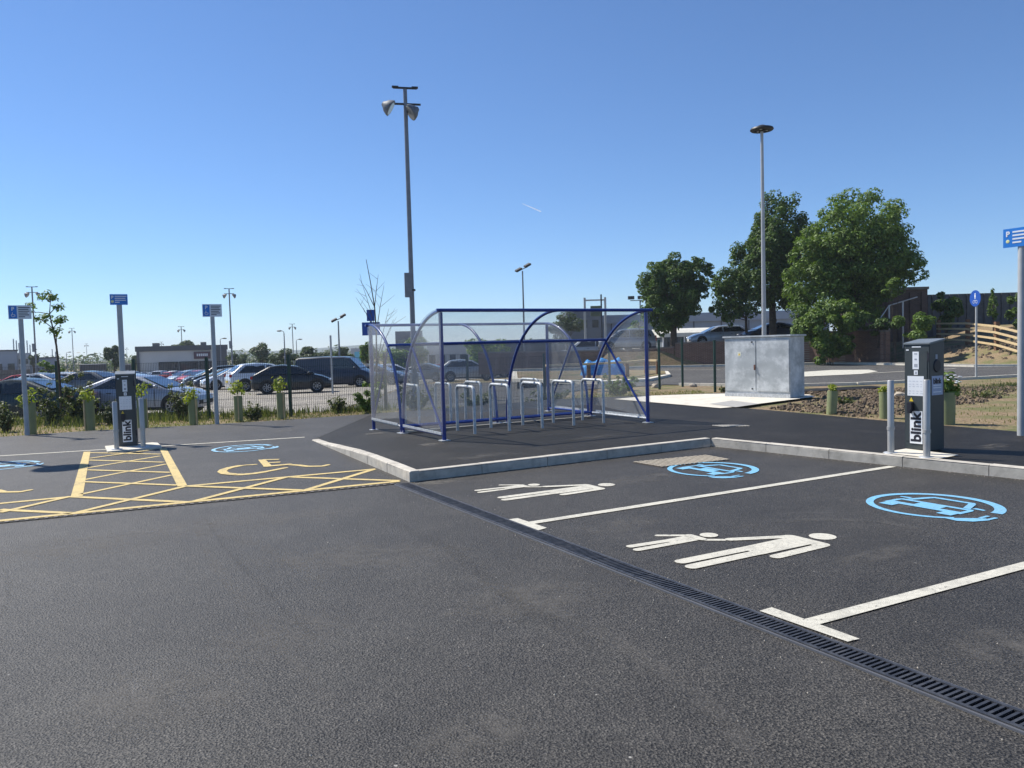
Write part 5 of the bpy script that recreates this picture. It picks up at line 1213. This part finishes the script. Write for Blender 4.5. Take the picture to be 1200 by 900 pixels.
car(206, 120.0, 85, 'suv', SILV, 'silver grey car between two red cars before the shop', G1)
car(212, 104.0, -110, 'hatch', REDP, 'red car just left of the pale blue hatchback', G1)
car(176, 124.0, 88, 'hatch', LBL, 'pale car beside the left charging post before the shop', G1)
car(166, 119.0, 88, 'hatch', GRY, 'grey car hidden by the roof of the large silver blue car', G1)
car(40, 52.0, 175, 'saloon', SILV, 'pale saloon whose roof shows above the dark saloon at left', G1)
car(62, 58.0, 178, 'estate', WHT, 'white estate roof behind the leaning sapling', G1)
car(95, 48.0, 176, 'hatch', GRY, 'grey hatchback behind the tall weeds at left', G1)
car(136, 66.0, 174, 'estate', NAVY, 'navy estate roof above the silver blue car', G1)
car(420, 60.0, -10, 'hatch', BLK, 'black hatchback just right of the dark van', G1)
car(432, 66.0, 160, 'hatch', SILV, 'silver hatchback partly behind the left shelter end', G1)
car(412, 82.0, 170, 'suv', GRY, 'grey sport utility car beyond the van bonnet', G1)
car(404, 96.0, 175, 'hatch', SILV, 'silver car far beyond the van', G1)
car(300, 84.0, 5, 'estate', BLK, 'black estate roof beyond the white sport utility car', G1)
car(285, 100.0, 2, 'hatch', WHT, 'white roof beyond the people carrier', G1)
car(335, 92.0, 4, 'hatch', SILV, 'silver roof beyond the black hatchback', G1)
for (px, D, hd, st_, pc, lab) in ((318,62,8,'hatch',BLK,'black hatchback roof between the white sport utility car and the van'),(246,68,-150,'saloon',GRY,'grey saloon behind the second white disabled sign'),(290,66,-158,'saloon',SILV,'silver saloon glimpsed behind the white hatchback nose'),
    (222,98,-115,'suv',BLK,'black sport utility car behind the pale blue hatchback'),(182,134,88,'hatch',BLK,'tiny black car at the far left end of the row before the shop'),(194,130,86,'saloon',SILV,'tiny silver car behind the white people carrier before the shop'),
    (70,74,176,'hatch',BLK,'black hatchback roof far behind the leaning sapling'),(110,60,176,'saloon',BLK,'black saloon roof behind the tall weeds at left'),(20,66,178,'hatch',REDP,'red hatchback roof behind the leftmost sign post'),(150,84,174,'hatch',WHT,'white hatchback roof above the left charging post'),
    (120,100,175,'suv',GRY,'grey sport utility car far behind the blue sign post'),(90,88,176,'hatch',SILV,'silver hatchback far behind the green mesh fence post'),(440,54,-12,'saloon',GRY,'dark grey saloon behind the left shelter post'),(425,74,168,'suv',BLK,'black sport utility car right of the van beyond the bush'),
    (360,70,4,'hatch',WHT,'white hatchback roof above the black hatchback'),(375,84,176,'saloon',NAVY,'navy saloon roof above the dark van')):
    car(px, D, hd, st_, pc, lab, G1)
G2 = 'cars seen through the shelter panels'
for (px, D, hd, st_, pc, lab) in ((462,58,8,'hatch',WHT,'white hatchback seen through the left end of the far shelter'),(492,62,172,'saloon',GRY,'grey saloon seen through the left end panels'),(548,60,6,'suv',SILV,'silver car seen right of the near shelter front post'),
    (580,70,176,'hatch',WHT,'white hatchback seen through the middle bay'),(612,60,5,'estate',GRY,'grey estate seen behind the middle arch'),(655,66,174,'hatch',WHT,'white hatchback seen in the right bay'),(625,84,178,'saloon',LBL,'pale blue saloon seen far through the right bay'),(520,84,4,'hatch',REDP,'red hatchback seen far through the left bay'),
    (700,62,-4,'suv',SILV,'silver grey car seen through the shelter just below the gantry')):
    car(px, D, hd, st_, pc, lab, G2)
G3 = 'cars parked on the terrace above the brick wall'
car(735, 60.0, 176, 'mpv', (0.20,0.22,0.26), 'grey people carrier on the terrace seen through the right end panel', G3)
car(842, 58.5, 182, 'estate', (0.36,0.40,0.46), 'pale silver blue estate on the terrace above the green posts', G3)
car(903, 56.5, 182, 'saloon', (0.02,0.03,0.06), 'dark blue saloon on the terrace behind the disc street lamp', G3)
car(752, 72.0, 178, 'hatch', BLK, 'black hatchback on the terrace left of the dark rounded tree', G3)

# ------------------------------------------------------------------ tarpaulin, timber knee rail
tp = wp(707,426,38.0); m = MB(); rr = random.Random(4); n1, n2 = 18, 8; v = []; f = []
for i in range(n1+1):
    for j in range(n2+1):
        a = i/n1; b2 = j/n2; e = min(a,1-a)*6; e2 = min(b2,1-b2)*5; v.append((-1.15+2.3*a, -0.5+1.0*b2, min(1,e)**0.5*min(1,e2)**0.5*0.85*(1+0.10*sin(a*17)+rr.uniform(-.05,.05))))
f = [(i*(n2+1)+j, (i+1)*(n2+1)+j, (i+1)*(n2+1)+j+1, i*(n2+1)+j+1) for i in range(n1) for j in range(n2)]
o = MB().add(v,f).build('tarpaulin_heap', mat('bright_blue_tarpaulin', (0.05,0.30,0.70), 0.45, var=0.15, scale=5), None, smooth=True); o.location = (tp.x,38.0,0.0); tag(o, 'bright blue tarpaulin over a heap seen through the shelter', 'tarpaulin')
kr = [wp(640,440,33.0), wp(690,437,33.5), wp(735,432,35), wp(757,430,38), wp(771,432,37)]
o0 = Vector((kr[0].x,kr[0].y,0)); r9 = empty('knee_rail', o0, 0, 'low timber knee rail with brown posts on the kerbed island', 'rail')
for q_ in kr: m = MB(); m.box((q_.x-o0.x,q_.y-o0.y,0.33),(0.16,0.16,0.80)); m.build('post', M_WOODB, r9)
for a, b2 in zip(kr[:-1],kr[1:]): m = MB(); m.bar((a.x-o0.x,a.y-o0.y,0.78),(b2.x-o0.x,b2.y-o0.y,0.78),0.17,0.09); m.build('rail', M_WOOD, r9)
isl = [at(*p) for p in ((600,446),(700,450),(762,446.5),(786,441),(783,437),(755,435.5),(700,436),(600,437))]
m = MB(); m.prism([(q_.x,q_.y) for q_ in isl], -0.05, 0.10); tag(m.build('kerbed_island', M_PADC), kind='structure')
m = MB(); cx_ = sum(q_.x for q_ in isl)/8; cy_ = sum(q_.y for q_ in isl)/8; m.prism([(cx_+(q_.x-cx_)*0.94, cy_+(q_.y-cy_)*0.88) for q_ in isl], 0.05, 0.12); tag(m.build('island_soil', M_SOIL), kind='structure')

# ------------------------------------------------------------------ saplings in guard tubes
def sapling(p, h, r, label, grp, nl=70, spread=0.16, z=0.0, lean=0.0, m_=M_LEAFY, rise=0.22, seed=1):
    rr = random.Random(seed); root = empty('guarded_sapling', (p.x,p.y,z), rr.uniform(0,6), label, 'sapling', grp); root.rotation_euler = (lean, lean*0.5, rr.uniform(0,6))
    m = MB(); m.lathe([(r*0.95,-0.03),(r,h*0.5),(r*1.02,h),(r*0.90,h),(r*0.88,0.0)], 14); m.build('guard_tube', M_GUARD, root, smooth='auto')
    m = MB(); m.box((r+0.014,0,h*0.45),(0.026,0.026,h*1.0+0.1)); m.build('stake', M_WOOD, root)
    vs, fs = leaves(nl, [(rr.uniform(-.5,.5)*spread, rr.uniform(-.5,.5)*spread, h+rise*rr.uniform(0,1), spread*0.7, spread*0.7, rise*0.5) for _ in range(5)], 0.055, rr, shell=0.1); quick('foliage', vs, fs, m_, root)
    m = MB(); m.tube([(0,0,0.1),(0.01,0,h),(0.03,0.02,h+rise)], [0.012,0.01,0.004], 6); m.build('stem', M_BARK, root)
    return root
GS = 'saplings in green guard tubes'
for i, (px, py, top, lab) in enumerate(((37,508,472,'guarded sapling just right of the leftmost sign post'),(106,503,468,'guarded sapling between the tall weeds and the left charging post'),(167,500,468,'guarded sapling just right of the left charging post'),(227,496,468,'guarded sapling between the silver blue car wheel and the fence post'),(280,492,464,'guarded sapling right of the second white disabled sign'),(330,489,460,'guarded sapling in front of the black hatchback'))):
    p = at(px,py); sapling(p, (py-top)*p.y/FPX, 0.105, lab, GS, nl=110, spread=0.22, rise=0.30, seed=20+i)
for i, (px, py, top, z_, lab) in enumerate(((974,487,455,0.05,'short leaning guarded sapling in the soil right of the cabinet'),(1037,490,456,0.08,'guarded sapling left of the right charging post'),(1110,497,456,0.08,'thick guarded sapling with white blossom behind the right charging post'))):
    p = at(px,py,z_); sapling(p, (py-top)*p.y/FPX, 0.10 if i < 2 else 0.125, lab, GS, nl=60 if i < 2 else 260, spread=0.10 if i < 2 else 0.2, z=z_-0.05, lean=0.10 if i == 0 else 0.0, m_=M_LEAFY if i < 2 else M_LEAFM, rise=0.10 if i < 2 else 0.26, seed=30+i)
p = at(1110,497,0.08); rr = random.Random(2); m = MB()
for k in range(9): m.blob((p.x+rr.uniform(-.05,.22), p.y-0.1+rr.uniform(-.1,.1), 0.03+0.66+rr.uniform(0.1,0.28)), (0.03,0.03,0.014), 1, 0.2, k)
m = m.build('blossom', M_STK); par = [o for o in bpy.data.objects if o.name.startswith('guarded_sapling')][-1]; par_m = Matrix.Translation(par.location) @ par.rotation_euler.to_matrix().to_4x4(); m.data.transform(par_m.inverted()); m.parent = par

# leaning young tree and bare sapling
def twig_tree(base, pts, r, branches, nl, lsize, m_, name, label, seed, lr=0.16):
    rr = random.Random(seed); root = empty(name, base, 0, label, 'tree'); m = MB(); P = [Vector(p)-Vector(base) for p in pts]
    m.tube(P, [r*(1-0.75*i/(len(P)-1)) for i in range(len(P))], 7); ends = []
    for (i, d, ln) in branches:
        a = P[i]; e = a+Vector(d)*ln; m.tube([a, (a+e)/2+Vector((0,0,0.05*ln)), e], [r*0.4, r*0.28, r*0.12], 5); ends.append(e)
        for k in range(3):
            b2 = a.lerp(e, rr.uniform(0.4,0.9)); e2 = b2+Vector((rr.uniform(-1,1),rr.uniform(-1,1),rr.uniform(0.2,1))).normalized()*ln*0.4; m.tube([b2,e2],[r*0.18,r*0.08],4); ends.append(e2)
    m.build('trunk', M_BARK, root)
    if nl:
        cl = [(e.x,e.y,e.z,lr,lr,lr*0.8) for e in ends]; vs, fs = leaves(nl, cl, lsize, rr, shell=0.05); quick('crown', vs, fs, m_, root)
    return root
D = 19.6; b_ = at(73,493); Y = b_.y
tp_ = [Vector((b_.x,b_.y,0)), wp(69,432,Y), wp(66,405,Y), wp(62,385,Y), wp(58,368,Y), wp(59,354,Y)]
twig_tree(tp_[0], tp_, 0.035, [(2,(0.1,0,1),0.4),(3,(0.6,0,0.5),0.35),(3,(-0.8,0,0.6),0.45),(4,(-1,0,0.1),0.55),(4,(0.5,0.3,0.6),0.3),(5,(0.2,0,0.7),0.2),(5,(-0.5,0,0.3),0.4)], 620, 0.05, M_LEAFM, 'young_tree', 'thin young tree leaning left with small leaves beside a fence post', 3, 0.14)
b_ = at(441,479,0.0); Y = b_.y
bp_ = [Vector((b_.x,b_.y,0)), wp(441,430,Y), wp(441,390,Y), wp(439,360,Y), wp(434,330,Y), wp(429,304,Y)]
twig_tree(bp_[0], bp_, 0.03, [(1,(0.25,0,1),1.6),(2,(-0.25,0,1),1.3),(2,(0.2,0,1),1.3),(3,(0.15,0,1),0.9),(3,(-0.5,0,1),0.8),(2,(-0.55,0.1,1),1.0),(1,(0.4,0,1),1.3)], 0, 0, None, 'bare_sapling', 'leafless whippy sapling beside the left end of the shelters', 5)

# ------------------------------------------------------------------ verge plants
def in_poly(x, y, P):
    c = False; j = len(P)-1
    for i in range(len(P)):
        if (P[i][1] > y) != (P[j][1] > y) and x < (P[j][0]-P[i][0])*(y-P[i][1])/(P[j][1]-P[i][1])+P[i][0]: c = not c
        j = i
    return c
def blades(polys, n, hmin, hmax, m_, name, label, seed, zf, wd=0.006, patch=None):
    rr = random.Random(seed); vs = []; fs = []
    for P in polys:
        xs = [p[0] for p in P]; ys = [p[1] for p in P]; c = 0; tries = 0
        while c < n//len(polys) and tries < n*20:
            tries += 1; x = rr.uniform(min(xs),max(xs)); y = rr.uniform(min(ys),max(ys))
            if not in_poly(x,y,P): continue
            if patch and sin(x*patch+1)*cos(y*patch*1.3+x)+rr.uniform(-.7,.7) < 0: continue
            z = zf(x,y); h = rr.uniform(hmin,hmax)*rr.uniform(.6,1.2); a = rr.uniform(0,2*pi); dx, dy = cos(a)*wd*rr.uniform(.7,1.6), sin(a)*wd; l = rr.uniform(0,0.5)*h; b2 = rr.uniform(0,2*pi); k = len(vs)
            vs += [(x-dx,y-dy,z),(x+dx,y+dy,z),(x+dx*0.7+cos(b2)*l*0.4,y+dy*.7+sin(b2)*l*0.4,z+h*0.6),(x-dx*.7+cos(b2)*l*0.4,y-dy*.7+sin(b2)*l*0.4,z+h*0.6),(x+cos(b2)*l,y+sin(b2)*l,z+h)]
            fs += [(k,k+1,k+2,k+3),(k+3,k+2,k+4)]; c += 1
    return tag(quick(name, vs, fs, m_), label, 'grass', kind='stuff')
VL = [(-16,15.6),(-10.86,16.35),(-9.51,17.15),(-7.12,17.9),(-5.2,18.75),(-3.57,19.75),(-1.0,21.7),(2.5,22.6),(6.35,23.6),(6.3,26),(2.5,25.5),(-3.4,22.3),(-5.8,21.0),(-10,21.6),(-18,23.2)]
gz = lambda x,y: gnd(x,y)-0.005
blades([VL], 13000, 0.02, 0.10, M_GRASS, 'verge_grass', 'dry yellow green grass along the foot of the mesh fence', 1, gz, 0.008)
blades([[(-16,17.2),(-10,18.4),(-6.0,19.6),(-3.4,20.9),(-3.2,22.2),(-6,21.0),(-10,21.6),(-17,23)]], 5500, 0.08, 0.28, M_LEAFW, 'tall_weeds', 'taller green weeds growing up the mesh fence', 2, gz, 0.010, 1.3)
VR = [(7.85,11.5),(6.6,13.85),(5.6,16.4),(7.9,19.4),(8.2,21.6),(12,24.4),(19,28.8),(30,29.5),(30,10),(18,4.6)]
blades([VR], 17000, 0.02, 0.07, M_GRASS, 'sparse_grass', 'sparse dry grass on the soil verge right of the cabinet', 3, gz, 0.007, 0.9)
blades([[(12,22),(19,27.5),(26,28.5),(26,24),(16,18)]], 9000, 0.04, 0.12, M_LEAFW, 'green_grass', 'greener grass beside the road at right', 8, gz, 0.008, 0.6)
rr = random.Random(9); mb = MB()
CP = [(5.7,17.0),(8.0,19.6),(8.3,22.2),(12.2,24.2),(15,22.5),(11.5,18.0),(8.2,15.2),(6.7,14.6)]
def clod(x, y, r, z): 
    a = rr.uniform(0,6); n = 5; v = []
    for k in range(n): t = a+2*pi*k/n; v.append((x+cos(t)*r*rr.uniform(.7,1.2), y+sin(t)*r*rr.uniform(.7,1.2), z-0.02))
    for k in range(n): t = a+0.3+2*pi*k/n; v.append((x+cos(t)*r*.6*rr.uniform(.6,1.2), y+sin(t)*r*.6*rr.uniform(.6,1.2), z+r*rr.uniform(.4,.9)))
    mb.add(v, [tuple(range(n,2*n))]+[(k,(k+1)%n,(k+1)%n+n,k+n) for k in range(n)])
c = 0
while c < 2600:
    x, y = rr.uniform(5.5,15), rr.uniform(14.4,24.4)
    if in_poly(x,y,CP) and (sin(x*1.1+0.6)*cos(y*0.8)+rr.uniform(-.4,1.1) > 0): clod(x, y, rr.uniform(0.02,0.085), gnd(x,y)); c += 1
for k in range(300): x, y = rr.uniform(25,31), rr.uniform(39,46); clod(x, y, rr.uniform(.04,.16), T(x,y)-0.04)
me_o = mb.build('soil_clods', M_CLOD); tag(me_o, 'dark lumps of turned soil around the guarded saplings and on the bank', 'soil', kind='stuff')
for i, (x, y, r_) in enumerate(((at(1055,469).x, at(1055,469).y, 0.16),(at(812,452).x, at(812,452).y, 0.15),(at(769,453).x, at(769,453).y, 0.18))):
    m = MB(); m.blob((0,0,r_*0.35),(r_,r_*0.8,r_*0.6),2,0.18,i+3); o = m.build('stone', mat('pale_stone', (0.42,0.36,0.28), 0.9, var=0.2)); o.location = (x,y,gnd(x,y)-0.01); tag(o, ('pale stone in the soil left of the right charging post','pale stone between the bare green posts','pale stone at the foot of the leftmost green post')[i], 'stone', 'stones in the soil verge')
gm = MB(); rr = random.Random(77)
def grit_line(a, b, n, sp, zf):
    for k in range(n):
        t = rr.random(); p = a.lerp(b, t); x, y = p.x+rr.gauss(0,sp), p.y+rr.gauss(0,sp); r = rr.uniform(0.002,0.007); z = zf(x,y); a0 = rr.uniform(0,6)
        gm.add([(x+r*cos(a0+2*pi*q/4), y+r*sin(a0+2*pi*q/4), z) for q in range(4)]+[(x,y,z+r)], [(0,1,4),(1,2,4),(2,3,4),(3,0,4)])
z0_ = lambda x, y: 0.001
grit_line(d0, d0+dd*1.1, 380, 0.16, z0_); grit_line(Vector((*KB,0))-BX*0.05, Vector((*KC,0))-BX*0.05, 260, 0.035, z0_); grit_line(Vector((*KC,0))+Vector((-0.05,-0.04,0)), Vector((*KD,0))+Vector((-0.05,-0.04,0)), 240, 0.035, z0_); grit_line(at(100,700), at(1000,760), 220, 0.8, z0_); grit_line(at(0,560), at(460,570), 90, 0.5, z0_)
tag(gm.build('grit', mat('pale_grit', (0.34,0.31,0.26), 0.9, var=0.3, scale=30)), 'loose pale grit scattered on the tarmac along the drain and kerbs', 'grit', kind='stuff')
# larger weeds
def weed(px, pyb, pyt, wpx, n, m_, label, seed, size=0.045, name='weed_clump', z=0.0, sparse=0.4):
    p = at(px, pyb, z); D = p.y; h = (pyb-pyt)*D/FPX; rx = wpx/2*D/FPX; rr = random.Random(seed)
    root = empty(name, (p.x,p.y,gz(p.x,p.y) if z == 0 else z), 0, label, 'weeds', 'clumps of weeds on the verges'); m = MB(); cl = []
    for k in range(16):
        e = Vector((rr.uniform(-1,1)*rx, rr.uniform(-1,1)*rx*0.6, h*rr.uniform(0.35,1.0))); m.tube([(e.x*0.2,e.y*0.2,0),(e.x*0.7,e.y*0.7,e.z*0.6),e],[0.008,0.006,0.003],4)
        for t in (0.4,0.7,1.0): cl.append((e.x*t,e.y*t,e.z*t,0.09,0.09,0.08))
    m.build('stems', M_BARK, root); vs, fs = leaves(n, cl, size, rr, shell=0.05); quick('foliage', vs, fs, m_, root)
    return root
weed(92,492,434,44,1700,M_LEAFW,'tall scraggly weeds left of the left charging post',1); weed(60,496,446,40,1100,M_LEAFW,'broad weeds climbing the fence left of the fence post',2)
weed(214,490,446,38,1100,M_LEAFW,'spiky weeds in front of the silver blue car wheel',3,0.035); weed(432,482,446,34,1700,M_LEAFM,'bright bush at the left foot of the shelters',4,0.05)
weed(130,496,466,30,700,M_LEAFW,'low weeds just left of the left charging post',5); weed(395,482,464,26,500,M_LEAFW,'small weeds left of the bright bush',6); weed(300,490,470,26,500,M_LEAFW,'small weeds between two guarded saplings at left',7)
weed(725,462,438,40,1500,M_LEAFM,'green bush seen through the right end panel of the near shelter',8,0.05); weed(560,474,456,40,900,M_LEAFW,'weeds seen through the near shelter left bay',9); weed(640,468,452,50,900,M_LEAFW,'weeds seen through the near shelter right bay',10)
weed(8,504,470,26,700,M_LEAFW,'weeds at the left edge below the dark saloon',11); weed(490,478,452,46,1300,M_LEAFW,'tall weeds seen through the left end of the shelters',12)
weed(990,478,470,20,200,M_LEAFW,'tiny weeds right of the leaning guarded sapling',13); weed(849,458,451,12,150,M_LEAFW,'tiny weeds at the foot of the rightmost green post',14); weed(1150,470,462,40,300,M_LEAFW,'low weeds right of the blossoming sapling',15,0.035)
def vap():
    m = bpy.data.materials.new('vapour'); m.use_nodes = True; t = m.node_tree; N = t.nodes; L = t.links; N.clear()
    a_ = N.new('ShaderNodeBsdfTransparent'); b_ = N.new('ShaderNodeBsdfTranslucent'); b_.inputs[0].default_value = (0.9,0.9,0.9,1); x = N.new('ShaderNodeMixShader'); x.inputs[0].default_value = 0.35
    L.new(a_.outputs[0], x.inputs[1]); L.new(b_.outputs[0], x.inputs[2]); o_ = N.new('ShaderNodeOutputMaterial'); L.new(x.outputs[0], o_.inputs[0]); return m
# thin vapour trail high in the sky
a = wp(612,238.5,7000); b2 = wp(634,248,7000); m = MB(); m.tube([a, a.lerp(b2,0.5), b2],[2.0,4.5,6.0],6); tag(m.build('vapour_trail', vap()), 'short faint vapour trail in the blue sky', 'vapour trail')
# ------------------------------------------------------------------ thin summer haze
hz = MB(); hz.box((0, 950, 6.5), (5200, 2500, 79)); hzm = bpy.data.materials.new('haze'); hzm.use_nodes = True; N_ = hzm.node_tree.nodes; N_.clear()
pv = N_.new('ShaderNodeVolumePrincipled'); pv.inputs['Color'].default_value = (0.80,0.88,1.0,1); pv.inputs['Density'].default_value = HAZE; pv.inputs['Anisotropy'].default_value = 0.2
oo = N_.new('ShaderNodeOutputMaterial'); hzm.node_tree.links.new(pv.outputs[0], oo.inputs['Volume']); hzo = hz.build('haze', hzm); tag(hzo, 'thin pale summer haze over the whole place', kind='stuff')
bpy.context.view_layer.update()
